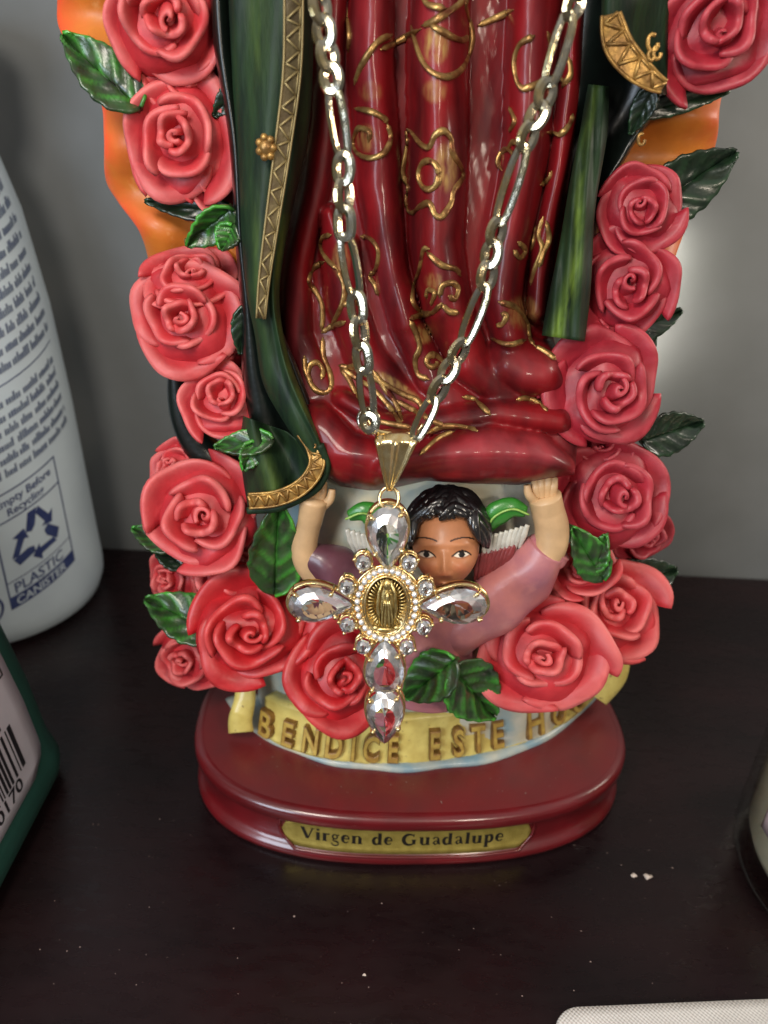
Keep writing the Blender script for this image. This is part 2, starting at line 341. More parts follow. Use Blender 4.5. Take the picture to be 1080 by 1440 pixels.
# plaque: a pill shape bent round the cove
nu, nv = 60, 9; PX0, PX1, PZ0, PZ1 = -4.15, 3.50, 0.42, 1.36
us = np.linspace(0, 1, nu); g = np.zeros((nu, nv, 3)); gb = g.copy()
for i, u in enumerate(us):
    x = PX0 + (PX1 - PX0) * u; hr = (PZ1 - PZ0) / 2; de = min(x - PX0, PX1 - x); hh = hr * (math.sqrt(max(0.0, 1 - (1 - min(de / hr, 1)) ** 2)) * 0.98 + 0.02)
    zz = (PZ0 + PZ1) / 2 + np.linspace(-hh, hh, nv); g[i] = front_on_plinth(np.full(nv, x), zz, 0.04); gb[i] = front_on_plinth(np.full(nv, x), zz, -0.05)
plaque = part('plaque', mesh('plaque', *slab(g, gb), M_plaque), S)
rimp = [front_on_plinth(np.array(PX0 - .08 + (PX1 - PX0 + .16) * t_), np.array(z_), 0.03) for t_, z_ in
        [(t_, PZ0 - .06) for t_ in np.linspace(0.06, 0.94, 40)] + [(0.995, 0.7), (1.0, 1.0), (0.995, 1.3)] + [(t_, PZ1 + .02) for t_ in np.linspace(0.94, 0.06, 40)] + [(0.005, 1.3), (0, 1.0), (0.005, .7)]]
part('plaque_rim', mesh('plaque_rim', *tube(np.array(rimp), 0.05, 8, True), M_base), S)
# lettering on the plaque, drawn stroke by stroke with serifs
def arc(cx, cy, rx, ry, a0, a1, n=14): t = np.radians(np.linspace(a0, a1, n)); return [(cx + rx * math.cos(q), cy + ry * math.sin(q)) for q in t]
def wv(n, a, b): return [a + (b - a) * math.sin(math.pi * i / (n - 1)) for i in range(n)]
TK, TN = 0.34, 0.13
GL = {
 'V': (1.3, [([(.1, 1.4), (.6, 0.05)], [TK, TK]), ([(1.12, 1.4), (.62, 0.0)], [TN, TN]), ([(-.08, 1.4), (.32, 1.4)], [.09, .09]), ([(.9, 1.4), (1.3, 1.4)], [.09, .09])]),
 'i': (.58, [([(.28, 0), (.28, 1)], [TK, TK]), ([(.04, .04), (.52, .04)], [.09, .09]), ([(.06, .95), (.3, .95)], [.1, .1]), ([(.28, 1.24), (.28, 1.5)], [.28, .28])]),
 'r': (.82, [([(.28, 0), (.28, 1)], [TK, TK]), ([(.04, .04), (.54, .04)], [.09, .09]), ([(.06, .95), (.3, .95)], [.1, .1]), ([(.36, .7), (.5, .92), (.66, .94), (.72, .84)], [.1, .12, .2, .26])]),
 'g': (.95, [(arc(.42, .68, .24, .27, 0, 360, 18), wv(18, .14, .17)), ([(.3, .42), (.2, .25), (.32, .14), (.6, .1), (.76, -.06)], [.12, .12, .14, .2, .2]), (arc(.44, -.16, .34, .2, 20, -200, 16), wv(16, .1, .14)), ([(.6, .86), (.84, .95)], [.1, .16])]),
 'e': (.92, [(arc(.47, .5, .32, .45, 0, 320, 20), [TN + .2 * max(0, math.sin(math.radians(q - 60) * .9)) for q in np.linspace(0, 320, 20)]), ([(.18, .53), (.8, .53)], [TN, TN])]),
 'n': (1.2, [([(.28, 0), (.28, 1)], [TK, TK]), ([(.04, .04), (.54, .04)], [.09, .09]), ([(.06, .95), (.3, .95)], [.1, .1]), ([(.36, .76), (.56, .96), (.8, .9), (.88, .7), (.88, 0)], [.1, .13, .2, TK, TK]), ([(.66, .04), (1.14, .04)], [.09, .09])]),
 'd': (1.12, [(arc(.44, .48, .29, .43, 60, 310, 16), wv(16, TN, TK)), ([(.78, 0), (.78, 1.5)], [TK, TK]), ([(.56, 1.46), (.8, 1.46)], [.1, .1]), ([(.78, .05), (1.04, .05)], [.1, .1])]),
 'G': (1.62, [(arc(.75, .7, .58, .68, 45, 318, 24), wv(24, TN, TK + .05)), ([(1.2, .08), (1.2, .62)], [TK, TK]), ([(.96, .64), (1.44, .64)], [.09, .09]), ([(1.16, 1.0), (1.2, 1.42)], [.08, .1])]),
 'u': (1.2, [([(.28, 1), (.28, .3), (.38, .06), (.62, .04), (.84, .24)], [TK, TK, .2, .13, .1]), ([(.88, 0), (.88, 1)], [TK, TK]), ([(.04, .95), (.3, .95)], [.1, .1]), ([(.64, .95), (.9, .95)], [.1, .1]), ([(.88, .05), (1.14, .05)], [.1, .1])]),
 'a': (1.0, [([(.16, .76), (.3, .94), (.5, .97), (.66, .82), (.68, .2), (.9, .05)], [.22, .14, .13, .2, TK, .12]), ([(.66, .56), (.36, .46), (.2, .26), (.36, .04), (.66, .2)], [.08, .14, .24, .2, .08])]),
 'l': (.58, [([(.28, 0), (.28, 1.5)], [TK, TK]), ([(.04, .04), (.52, .04)], [.09, .09]), ([(.06, 1.46), (.3, 1.46)], [.1, .1])]),
 'p': (1.12, [([(.28, -.5), (.28, 1)], [TK, TK]), ([(.04, -.46), (.54, -.46)], [.09, .09]), ([(.06, .95), (.3, .95)], [.1, .1]), (arc(.6, .5, .27, .44, 130, -130, 16), wv(16, TN, TK))]),
}
def stroke2(pts, wd):
    pts = np.array(pts, float); T = np.gradient(pts, axis=0); T /= np.linalg.norm(T, axis=1, keepdims=True) + 1e-9
    Nn = np.stack([-T[:, 1], T[:, 0]], -1) * (np.array(wd)[:, None] / 2)
    v = np.empty((len(pts) * 2, 2)); v[0::2] = pts + Nn; v[1::2] = pts - Nn
    return v, [[2 * i, 2 * i + 1, 2 * i + 3, 2 * i + 2] for i in range(len(pts) - 1)]
words = 'Virgen de Guadalupe'; tw = sum(GL[c][0] + .08 if c != ' ' else .8 for c in words)
sx_ = 6.2 / tw; x = -3.55; k_ = 0
for ch in words:
    if ch == ' ': x += .8 * sx_; continue
    lb = MB(); cx0 = x
    for pts, wd in GL[ch][1]:
        k_ += 1; v2, f2 = stroke2(pts, wd)
        v3 = front_on_plinth(x + v2[:, 0] * sx_, 0.70 + v2[:, 1] * 0.325, 0.046 + 0.0006 * (k_ % 9)); lb.add((v3, f2))
    part('letter', lb.mesh('letter', M_ink, False), plaque); x += (GL[ch][0] + .08) * sx_

# ---------------------------------------------------------------- cloud body and banner
def loft(rows, n=96):                             # rows: (z, a, b, cx, cy, exponent)
    t = np.linspace(0, 2 * np.pi, n, endpoint=False); g = []
    for (z, a, b, cx, cy, e) in rows:
        g.append(np.stack([cx + a * np.sign(np.cos(t)) * np.abs(np.cos(t)) ** (2 / e), cy + b * np.sign(np.sin(t)) * np.abs(np.sin(t)) ** (2 / e), np.full(n, z)], -1))
    g = np.array(g).transpose(1, 0, 2); m = len(rows); f = gridfaces(n, m, wrap=True).tolist()
    f.append([i * m for i in range(n)]); f.append([i * m + m - 1 for i in range(n)][::-1]); return g, f
rows = [(2.04, 5.3, 2.7, .3, .55, 2.2), (3.2, 5.2, 2.6, .3, .55, 2.2), (4.6, 4.9, 2.5, .3, .5, 2.2), (6.5, 4.6, 2.6, .3, .4, 2.2), (9, 4.4, 2.6, .3, .3, 2.2), (12, 4.4, 2.4, .2, .4, 2.3), (14, 4.6, 1.6, .1, .8, 2.3), (18, 4.6, .8, .1, 1.2, 2.3), (24.5, 4.6, .6, .1, 1.2, 2.3)]
zz = np.linspace(2.04, 24.5, 60); rr = np.array(rows); rows = [tuple([z] + [np.interp(z, rr[:, 0], rr[:, k]) for k in range(1, 6)]) for z in zz]
g, f = loft(rows); disp = nz(g[..., 0], g[..., 2], 0.9, 1.0) * 0.10; g[..., 1] -= disp; 
part('cloud', mesh('cloud', g.reshape(-1, 3), f, M_cloud), S)

bb = np.array([(333, 1012), (362, 1022), (392, 1042), (430, 1056), (480, 1067), (540, 1071), (600, 1069), (680, 1057), (740, 1040), (790, 1014), (826, 984), (852, 952), (866, 930)])
bt = np.array([(340, 968), (362, 970), (392, 984), (430, 996), (480, 1004), (540, 1008), (600, 1004), (680, 994), (740, 978), (790, 954), (826, 926), (852, 902), (866, 884)])
nb = 130; bbs = cr_spline(bb, nb); bts = cr_spline(bt, nb)
Bb = Pz(bbs[:, 0], bbs[:, 1], 2.2)
Bt = P(bts[:, 0], bts[:, 1], Bb[:, 1] + 0.28)
def banner_pt(u, v, lift=0.0):                    # u 0..1 along, v 0..1 up
    u = np.asarray(u, float) * (nb - 1); i = np.clip(u.astype(int), 0, nb - 2); t = (u - i)[..., None]
    b = Bb[i] * (1 - t) + Bb[i + 1] * t; tp = Bt[i] * (1 - t) + Bt[i + 1] * t
    T = Bb[np.minimum(i + 3, nb - 1)] - Bb[np.maximum(i - 3, 0)]; T[..., 2] = 0; T /= np.linalg.norm(T, axis=-1, keepdims=True)
    N = np.stack([T[..., 1], -T[..., 0], 0.15 + 0 * T[..., 0]], -1)
    v = np.asarray(v, float)[..., None]
    return b + (tp - b) * v + N * np.asarray(lift, float)[..., None]
U, V = np.meshgrid(np.linspace(0.07, 1, 140), np.linspace(0, 1, 16), indexing='ij')
edge = 0.05 * (np.abs(V - .5) * 2) ** 6
fr = banner_pt(U, V, 0.10 + edge + 0.015 * nz(U * 60, V * 6)); bk = banner_pt(U, V, -0.35 + 0 * U)
banner = part('banner', mesh('banner', *slab(fr, bk), M_banner), S)
# white cloud rim below the banner
rb = np.array([(318, 985), (335, 1012), (365, 1034), (400, 1054), (450, 1072), (520, 1084), (600, 1084), (700, 1070), (760, 1046), (812, 1010), (850, 968), (868, 940)])
rs = cr_spline(rb, 110); q = Pz(rs[:, 0], rs[:, 1], 2.07); ctr = np.array([0.3, 0.9, 0])
grid = []
for k, (sc_, z) in enumerate([(1.0, 2.05), (1.005, 2.14), (0.99, 2.22), (0.955, 2.27), (0.85, 2.3), (0.6, 2.3)]):
    r_ = ctr + (q - ctr) * sc_; r_[:, 2] = z; r_[:, 1] += 0.04 * np.sin(np.arange(110) * .35); grid.append(r_)
g = np.array(grid).transpose(1, 0, 2); gb_ = g.copy(); gb_[..., 2] = 2.03; gb_[..., :2] = ctr[:2] + (g[..., :2] - ctr[:2]) * 0.98
part('cloud_rim', mesh('cloud_rim', *slab(g, gb_), mat('cloud_rim_paint', srgb(196, 192, 170), srgb(120, 150, 162), 0.8, 0.4, coat=0.3, bump=0.2, bscale=5)), S)
# folded banner ends
def ribbon(pathpx, wpx, Y, th, bulge=0.0, n=40, m=9, wfun=None, dY=None):
    pc = cr_spline(pathpx, n); T = np.gradient(pc, axis=0); T /= np.linalg.norm(T, axis=1, keepdims=True); Nn = np.stack([-T[:, 1], T[:, 0]], -1)
    s = np.linspace(-1, 1, m); wd = np.full(n, wpx / 2.0) if wfun is None else np.array([wfun(t) for t in np.linspace(0, 1, n)]) / 2
    pp = pc[:, None] + Nn[:, None] * (s[None, :, None] * wd[:, None, None])
    Yv = (Y(pp[..., 0], pp[..., 1]) if callable(Y) else np.interp(np.linspace(0, 1, n), np.linspace(0, 1, len(np.atleast_1d(Y))), np.atleast_1d(Y))[:, None] + 0 * pp[..., 0])
    fY = Yv - bulge * np.sqrt(np.clip(1 - s ** 2, 0, 1))[None, :]
    if dY is not None: fY = fY + dY(pp[..., 0], pp[..., 1])
    return P(pp[..., 0], pp[..., 1], fY), P(pp[..., 0], pp[..., 1], Yv + th), s, pp
tl = [(346, 952), (344, 985), (338, 1012), (339, 1030)]
fr, bk, s, pp = ribbon(tl, 30, [-1.3, -1.6, -1.9, -2.0], 0.35, 0.12, wfun=lambda t: 26 + 10 * t)
part('banner_end', mesh('banner_end', *slab(fr, bk), M_banner), S)
tr = [(868, 920), (864, 952), (842, 984)]
fr, bk, s, pp = ribbon(tr, 30, [0.6, 0.3, 0.0], 0.4, 0.1, wfun=lambda t: 40 - 14 * t)
part('banner_end', mesh('banner_end', *slab(fr, bk), M_banner), S)

# raised letters on the banner; each stands where the photograph shows it
def px_to_u(px):
    # invert along the middle of the banner
    mid = banner_pt(np.linspace(0, 1, 400), np.full(400, .5)); d = mid - CAM
    xs = 540 + F * (d @ rgt) / (d @ fwd); return float(np.interp(px, xs, np.linspace(0, 1, 400)))
LET = [('B', 383, .38, 1.12), ('E', 412, .40, .98), ('N', 442, .40, .98), ('D', 474, .40, 1.0), ('I', 499, .40, .95), ('C', 523, .40, .98), ('E', 553, .40, .98),
       ('E', 609, .42, 1.0), ('S', 641, .42, 1.0), ('T', 668, .44, 1.0), ('E', 695, .44, .98), ('H', 745, .46, 1.12), ('O', 777, .40, .85), ('G', 803, .38, .85), ('A', 824, .46, .8), ('R', 840, .46, .8)]
arcl = np.concatenate([[0], np.cumsum(np.linalg.norm(np.diff(Bb, axis=0), axis=1))]); total = arcl[-1]
for ch, px, vc, s_ in LET:
    v, f = text_mesh(ch, 1.50 * s_, 0.022, 0.11, 3, bevel=0.05)
    cx_ = (v[:, 0].min() + v[:, 0].max()) / 2; cy_ = (v[:, 1].min() + v[:, 1].max()) / 2
    tilt = random.uniform(-.05, .05)
    lx = (v[:, 0] - cx_) * 0.60; ly = (v[:, 1] - cy_) + tilt * lx; u = np.clip(px_to_u(px) + lx / total, 0, 1)
    hgt = 1.85
    me = mesh('letter', banner_pt(u, vc + ly / hgt, 0.16 + v[:, 2]), f, M_letter, False); me.materials.append(M_wash)
    for p_, q_ in zip(me.polygons, f): p_.material_index = 0 if np.ptp(v[q_, 2]) < 1e-4 and v[q_[0], 2] > .05 else 1
    part('letter', me, banner)

# ---------------------------------------------------------------- sculpted cloth: one depth map for the dress
def poly_d(px, py, pts, wd, hh=None):
    pts = np.asarray(pts, float); wd = np.broadcast_to(np.asarray(wd, float), (len(pts),)); best = np.full(px.shape, 9.0); H = np.zeros(px.shape)
    hh = np.ones(len(pts)) if hh is None else np.asarray(hh, float)
    for i in range(len(pts) - 1):
        a, b = pts[i], pts[i + 1]; ab = b - a; L2 = ab @ ab
        t = np.clip(((px - a[0]) * ab[0] + (py - a[1]) * ab[1]) / L2, 0, 1)
        d = np.hypot(px - (a[0] + t * ab[0]), py - (a[1] + t * ab[1])) / (wd[i] + (wd[i + 1] - wd[i]) * t)
        m = d < best; best = np.where(m, d, best); H = np.where(m, hh[i] + (hh[i + 1] - hh[i]) * t, H)
    return best, H
FOLDS = [
 ([(474, -80), (466, 100), (444, 260), (420, 380), (416, 470), (438, 560), (478, 620)], [17, 19, 20, 19, 22, 30, 34], .45),
 ([(522, -80), (524, 120), (530, 260), (552, 380), (572, 460), (606, 530), (664, 580), (740, 600)], [31, 33, 32, 24, 25, 26, 22, 20], .80),
 ([(462, 300), (480, 350), (488, 430), (510, 500), (556, 556), (640, 600)], [12, 28, 28, 28, 24, 20], .75),
 ([(620, -80), (617, 100), (613, 240), (615, 340), (630, 440), (660, 510), (720, 560)], [42, 43, 42, 39, 36, 32, 22], 1.25),
 ([(756, -80), (750, 60), (740, 200), (722, 320), (706, 420), (716, 470)], [38, 37, 34, 31, 29, 28], 1.0),
 ([(816, -80), (806, 100), (784, 240), (764, 360), (756, 440)], [17, 17, 17, 17, 16], .7),
 ([(722, 505), (742, 515), (762, 518)], [42, 42, 40], .75),
 ([(446, 600), (480, 640), (530, 655), (590, 645)], [34, 38, 36, 26], .6),
 ([(540, 664), (620, 642), (690, 634), (750, 640), (806, 660)], [20, 34, 40, 34, 14], .85),
 ([(540, 600), (620, 592), (700, 580), (790, 592)], [16, 20, 22, 18], .42),
 ([(480, 560), (530, 590), (600, 608)], [14, 16, 10], .5),
 ([(620, 676), (700, 668), (790, 670)], [14, 18, 12], .62),
]
def dressY(px, py):
    px = np.asarray(px, float); py = np.asarray(py, float)
    base = np.interp(py, [-80, 200, 400, 500, 560, 600, 640, 690], [-1.1, -1.35, -1.7, -2.0, -2.4, -2.75, -3.05, -3.0])
    base = base + ((px - 620) / 300) ** 2 * 0.9
    h = np.zeros(np.broadcast(px, py).shape)
    for pts, wd, H in FOLDS:
        hh = [1 if p_[1] < 470 else max(0.0, 1 - (p_[1] - 470) / 105.0) for p_ in pts] if pts[0][1] < 350 else None
        d, hs_ = poly_d(px + 2 * np.sin(py / 47.0), py, pts, wd, hh); h += (1.25 * H * hs_ * np.sqrt(np.clip(1 - d ** 2, 0, 1)) ** 1.1) ** 5
    h = h ** 0.2
    fine = np.interp(py, [470, 570], [0.85, 0.35]) + 0.03 * nz(px * .02, py * .008, 1, 2.0) + 0.008 * nz(px * .09, py * .03, 1, 5.0)
    return base - h + fine
Lp = cr_spline([(428, -80), (430, 100), (418, 250), (392, 370), (388, 450), (405, 540), (432, 620), (455, 668)], 200)
Rp = cr_spline([(850, -80), (838, 100), (815, 250), (786, 400), (778, 470), (800, 540), (812, 610), (808, 668)], 200)
u = np.linspace(0, 1, 150)
G = Lp[:, None] * (1 - u)[None, :, None] + Rp[:, None] * u[None, :, None]
hem = np.interp(G[-1, :, 0], [450, 480, 520, 545, 600, 660, 730, 800], [664, 684, 690, 688, 676, 680, 682, 668]) - G[-1, :, 1]
vv = np.linspace(0, 1, 200)[:, None]; G[..., 1] += hem[None, :] * vv ** 6
Yd = dressY(G[..., 0], G[..., 1])
roll = np.clip((G[..., 1] - (G[-1, :, 1][None] - 9)) / 9, 0, 1); Yd = Yd + 0.55 * roll ** 2
eg = np.minimum(u, 1 - u)[None, :]; Yd = Yd + 0.7 * np.exp(-eg / 0.012)
FR = P(G[..., 0], G[..., 1], Yd); BK = P(G[..., 0], G[..., 1], np.maximum(Yd + 0.5, -1.9 + 0 * Yd))
v, f = slab(FR, BK)
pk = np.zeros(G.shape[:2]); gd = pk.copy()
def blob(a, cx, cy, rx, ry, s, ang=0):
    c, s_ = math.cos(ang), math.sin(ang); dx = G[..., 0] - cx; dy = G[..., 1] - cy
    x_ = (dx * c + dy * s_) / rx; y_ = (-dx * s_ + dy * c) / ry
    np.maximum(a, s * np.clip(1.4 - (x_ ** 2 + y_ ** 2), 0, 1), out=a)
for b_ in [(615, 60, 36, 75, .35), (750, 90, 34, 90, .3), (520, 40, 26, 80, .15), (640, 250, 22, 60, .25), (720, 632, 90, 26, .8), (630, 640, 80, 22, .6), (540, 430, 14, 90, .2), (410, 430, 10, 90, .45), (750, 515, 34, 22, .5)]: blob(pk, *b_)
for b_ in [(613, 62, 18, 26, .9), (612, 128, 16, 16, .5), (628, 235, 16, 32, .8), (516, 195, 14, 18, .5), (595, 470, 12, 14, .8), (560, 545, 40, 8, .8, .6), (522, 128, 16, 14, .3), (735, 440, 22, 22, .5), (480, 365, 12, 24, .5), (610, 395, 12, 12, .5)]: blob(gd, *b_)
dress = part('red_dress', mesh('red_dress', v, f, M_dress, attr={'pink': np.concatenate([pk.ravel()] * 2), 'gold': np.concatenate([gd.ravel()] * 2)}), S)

def on_dress(pts, n=None, lift=0.03, r=4.3, closed=False):
    n = n or max(16, int(len(pts) * 12)); c = cr_spline(pts, n); Y = dressY(c[:, 0], c[:, 1]) - lift
    pt = P(c[:, 0], c[:, 1], Y); rad = r * 0.0165 * (1 + 0.10 * np.sin(np.arange(n) * .21 + len(pts))) * np.clip(np.minimum(np.arange(n), n - 1 - np.arange(n)) / 4, .3, 1)
    return tube(pt, rad, 8, flat=.55)
def circ(cx, cy, rx, ry, a0=0, a1=360, n=12): t = np.radians(np.linspace(a0, a1, n)); return [(cx + rx * math.cos(q), cy + ry * math.sin(q)) for q in t]
ORN = [
 [(578, 36), (592, 80), (606, 100), (628, 108), (648, 98), (660, 74), (664, 50), (658, 20), (655, 2), (664, -30)],
 [(592, 36), (612, 28), (640, 10), (655, -4)], [(604, 34), (622, 44), (648, 56), (660, 50)], [(592, -20), (600, 4), (628, 12)],
 [(535, 70), (560, 58), (592, 40)], [(498, 120), (510, 90), (530, 60), (552, 48)],
 [(672, 36), (700, 24), (722, 14)], [(488, 10), (492, 50), (490, 74)],
 [(498, 152), (520, 156), (540, 166), (545, 174)], [(545, 174), (549, 195), (540, 215), (520, 222), (502, 214), (498, 196), (506, 180), (520, 186), (518, 200)],
 [(576, 182), (592, 202), (604, 206), (612, 190), (624, 184), (634, 194), (636, 214), (648, 234), (650, 250), (638, 268), (634, 286), (622, 304), (612, 302), (604, 286), (592, 290), (578, 300), (572, 284), (574, 262), (566, 244), (570, 220), (574, 200), (573, 184), (580, 186)],
 circ(603, 246, 14, 20), 
 [(752, 50), (732, 62), (724, 84), (726, 110), (736, 124), (760, 116), (782, 108), (798, 118)], [(800, 80), (802, 104), (790, 124)],
 [(770, 186), (788, 188), (800, 176), (806, 160)], [(712, 214), (722, 200), (734, 204)], [(706, 240), (700, 228), (704, 216), (714, 210), (722, 218), (720, 232)],
 [(776, 240), (772, 252), (760, 260)],
 [(466, 330), (454, 334), (452, 350), (462, 366), (474, 378)], [(456, 368), (440, 378), (434, 396), (444, 410), (452, 426), (454, 444), (452, 464)],
 [(474, 378), (484, 400), (482, 424), (470, 452), (456, 468)], [(452, 468), (462, 462), (486, 452)],
 [(506, 332), (522, 336), (532, 352), (530, 376), (518, 388)], [(518, 388), (528, 402), (532, 416)], [(480, 430), (500, 424), (512, 436)],
 [(454, 474), (455, 500), (464, 524), (466, 542), (458, 552), (444, 548), (434, 532), (436, 514), (446, 510), (454, 520), (452, 534)],
 [(428, 500), (430, 520), (438, 540)],
 [(476, 514), (492, 516), (508, 512)], [(478, 518), (490, 532), (500, 552), (510, 566)], [(478, 516), (500, 530), (524, 546), (548, 572), (566, 600)],
 [(524, 520), (540, 544), (556, 566), (566, 592)], [(500, 512), (540, 540), (570, 556), (590, 566), (598, 590)], [(556, 562), (580, 576), (606, 590), (626, 600)], [(530, 592), (560, 598), (580, 602)],
 [(604, 350), (596, 352), (590, 380), (582, 400), (580, 424), (592, 438), (608, 440), (622, 426)], [(600, 354), (620, 372), (640, 378), (648, 388)],
 [(606, 430), (612, 412), (602, 408), (600, 420)], [(618, 418), (622, 402), (636, 398), (644, 406), (640, 420), (630, 416)], [(622, 428), (632, 438), (646, 440)],
 [(576, 450), (584, 466), (590, 488), (584, 506), (588, 526), (604, 534)], [(598, 506), (608, 498), (620, 506), (630, 520)], circ(608, 508, 8, 8, 0, 300, 8), [(576, 448), (590, 444), (606, 440)],
 [(700, 424), (724, 432), (740, 452), (744, 474), (752, 486)], [(690, 476), (716, 484), (740, 478)], [(704, 440), (712, 444), (706, 456), (698, 456)], [(752, 486), (770, 496), (782, 506)],
 [(764, 304), (758, 330), (762, 350), (752, 380), (746, 402)], [(768, 310), (772, 336), (764, 356), (758, 376)], [(754, 316), (750, 344), (744, 360)],
 [(728, 340), (738, 350), (732, 362), (722, 352)], [(650, 558), (668, 562), (690, 584)], [(600, 610), (622, 600), (650, 600), (672, 606)], [(726, 562), (742, 560), (760, 568), (770, 578)], [(590, 640), (615, 618), (640, 606)],
 [(716, 150), (724, 170), (716, 186)], [(770, 44), (774, 70), (766, 92)],
]
for i, pts in enumerate(ORN):
    part('gold_scroll', mesh('gold_scroll', *on_dress(pts), M_gold), dress)

# ---------------------------------------------------------------- the green mantle and dark inner cloth
def sheet(Lpts, Rpts, Yf, th, nu=70, nv=120, rimw=0.03, rimd=0.3, ptsattr=None):
    L_ = cr_spline(Lpts, nv); R2 = cr_spline(Rpts, nv); uu = np.linspace(0, 1, nu)
    g = L_[:, None] * (1 - uu)[None, :, None] + R2[:, None] * uu[None, :, None]
    VV = np.linspace(0, 1, nv)[:, None] + 0 * g[..., 0]; UU = uu[None] + 0 * g[..., 0]
    Y = Yf(g[..., 0], g[..., 1], UU, VV)
    e = np.minimum(np.minimum(UU, 1 - UU), 9); fr = P(g[..., 0], g[..., 1], Y + rimd * np.exp(-e / rimw))
    bk = P(g[..., 0], g[..., 1], Y + rimd * np.exp(-e / rimw) + th); return fr, bk, UU, VV, g
def mantleY(px, py):
    e = np.interp(py, [-80, 0, 200, 400, 500, 600, 700], [-1.5, -1.5, -1.7, -2.0, -2.2, -2.6, -3.0])
    return e + 0.10 * np.sin((px - 330 + py * 0.12) / 15.0)
fr, bk, UU, VV, g = sheet([(318, -80), (326, 100), (334, 250), (345, 400), (358, 470), (370, 540), (402, 598), (430, 642), (438, 664)],
                         [(440, -80), (440, 100), (430, 210), (404, 330), (393, 420), (406, 500), (432, 570), (456, 624), (462, 668)],
                         lambda x, y, U_, V_: mantleY(x, y) - 0.35 * np.sin(np.pi * U_) - 0.25 * np.exp(-((U_ - .82) / .12) ** 2) , 0.5)
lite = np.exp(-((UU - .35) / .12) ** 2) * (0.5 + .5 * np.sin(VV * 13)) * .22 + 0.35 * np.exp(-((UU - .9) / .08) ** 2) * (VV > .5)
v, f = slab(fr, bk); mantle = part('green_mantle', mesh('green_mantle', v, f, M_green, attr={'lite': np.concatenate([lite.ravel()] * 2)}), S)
def mantle_trim(path, wpx, Y, m_, m2, nzig, r=1.6, lift=0.12, wf=None):
    fr, bk, s, pp = ribbon(path, wpx, Y, 0.25, 0.0, n=60, wfun=wf); fr = fr + np.array([0, -lift, 0])
    t = part('mantle_trim', mesh('mantle_trim', *slab(fr, bk), m_), S)
    n = len(fr); z = MB(); zz_ = []
    for k in range(nzig):
        i = int((k + .5) / nzig * (n - 1)); j = min(n - 1, int((k + 1) / nzig * (n - 1)))
        a = fr[int(k / nzig * (n - 1)), 1] + [0, -.02, 0]; b = fr[i, 7] + [0, -.02, 0]; c = fr[j, 1] + [0, -.02, 0]
        z.add(tube(np.array([a, (a + b) / 2, b]), r * .016, 6)); z.add(tube(np.array([b, (b + c) / 2, c]), r * .016, 6)); z.add(tube(np.array([a, (a + c) / 2, c]), r * .013, 5))
    for jj in (0, 8):
        z.add(tube(fr[:, jj] + np.array([0, -.01, 0]), r * .016, 6))
    part('zigzag_beading', z.mesh('zigzag_beading', m2), t); return t
mY = lambda x, y: mantleY(x, y) - 0.45
mantle_trim([(412, -80), (414, 20), (411, 110), (399, 205), (384, 310), (373, 390), (368, 446)], 26, mY, M_bronze, mat('trim_thread', srgb(150, 132, 88), rough=.46, metal=.4), 17, wf=lambda t: 26 - 14 * t * t)
# dark inner cloth behind the mantle
fr, bk, UU, VV, g = sheet([(292, -80), (300, 60), (322, 200), (330, 330), (338, 430), (340, 520), (350, 600), (352, 660)], [(345, -80), (350, 60), (360, 200), (366, 330), (385, 430), (420, 520), (450, 600), (456, 660)],
                         lambda x, y, U_, V_: -1.0 - 0.9 * V_ - 0.15 * np.sin(U_ * 8), 1.2)
part('inner_mantle', mesh('inner_mantle', *slab(fr, bk), M_black), S)
# turned up lower corner of the mantle
fr, bk, UU, VV, g = sheet([(342, 585), (338, 620), (340, 660), (348, 712)], [(412, 610), (440, 632), (452, 660), (446, 690)],
                         lambda x, y, U_, V_: -2.35 - 0.5 * V_ - 0.28 * np.sin(U_ * 9 - V_ * 2), 0.7, 50, 50)
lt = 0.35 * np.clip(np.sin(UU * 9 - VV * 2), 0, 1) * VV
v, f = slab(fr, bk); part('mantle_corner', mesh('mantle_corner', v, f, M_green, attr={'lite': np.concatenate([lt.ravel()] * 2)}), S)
mantle_trim([(350, 704), (385, 701), (415, 690), (436, 672), (446, 650), (440, 626), (426, 606)], 20, [-3.25, -3.3, -3.35, -3.3, -3.2, -3.0, -2.9], M_brass, M_brass, 11, 2.2, lift=0.02, wf=lambda t: 20 - 8 * max(0, t - .7))
e = cr_spline([(348, 718), (388, 715), (422, 702), (448, 684), (460, 655), (450, 625)], 50); part('mantle_hem', mesh('mantle_hem', *tube(P(e[:, 0], e[:, 1], np.linspace(-3.0, -3.1, 50)), 0.10, 8), M_green), S)
# button rosette on the mantle
kc = P(375, 207, -2.35); mb = MB().add(ball(kc, 0.2, 12, 8))
for a in range(7): q = R_(a * 51); mb.add(ball(kc + np.array([math.cos(q) * .15, -.09, math.sin(q) * .19]), .085, 8, 6))
part('rosette', mb.mesh('rosette', M_brass), S)
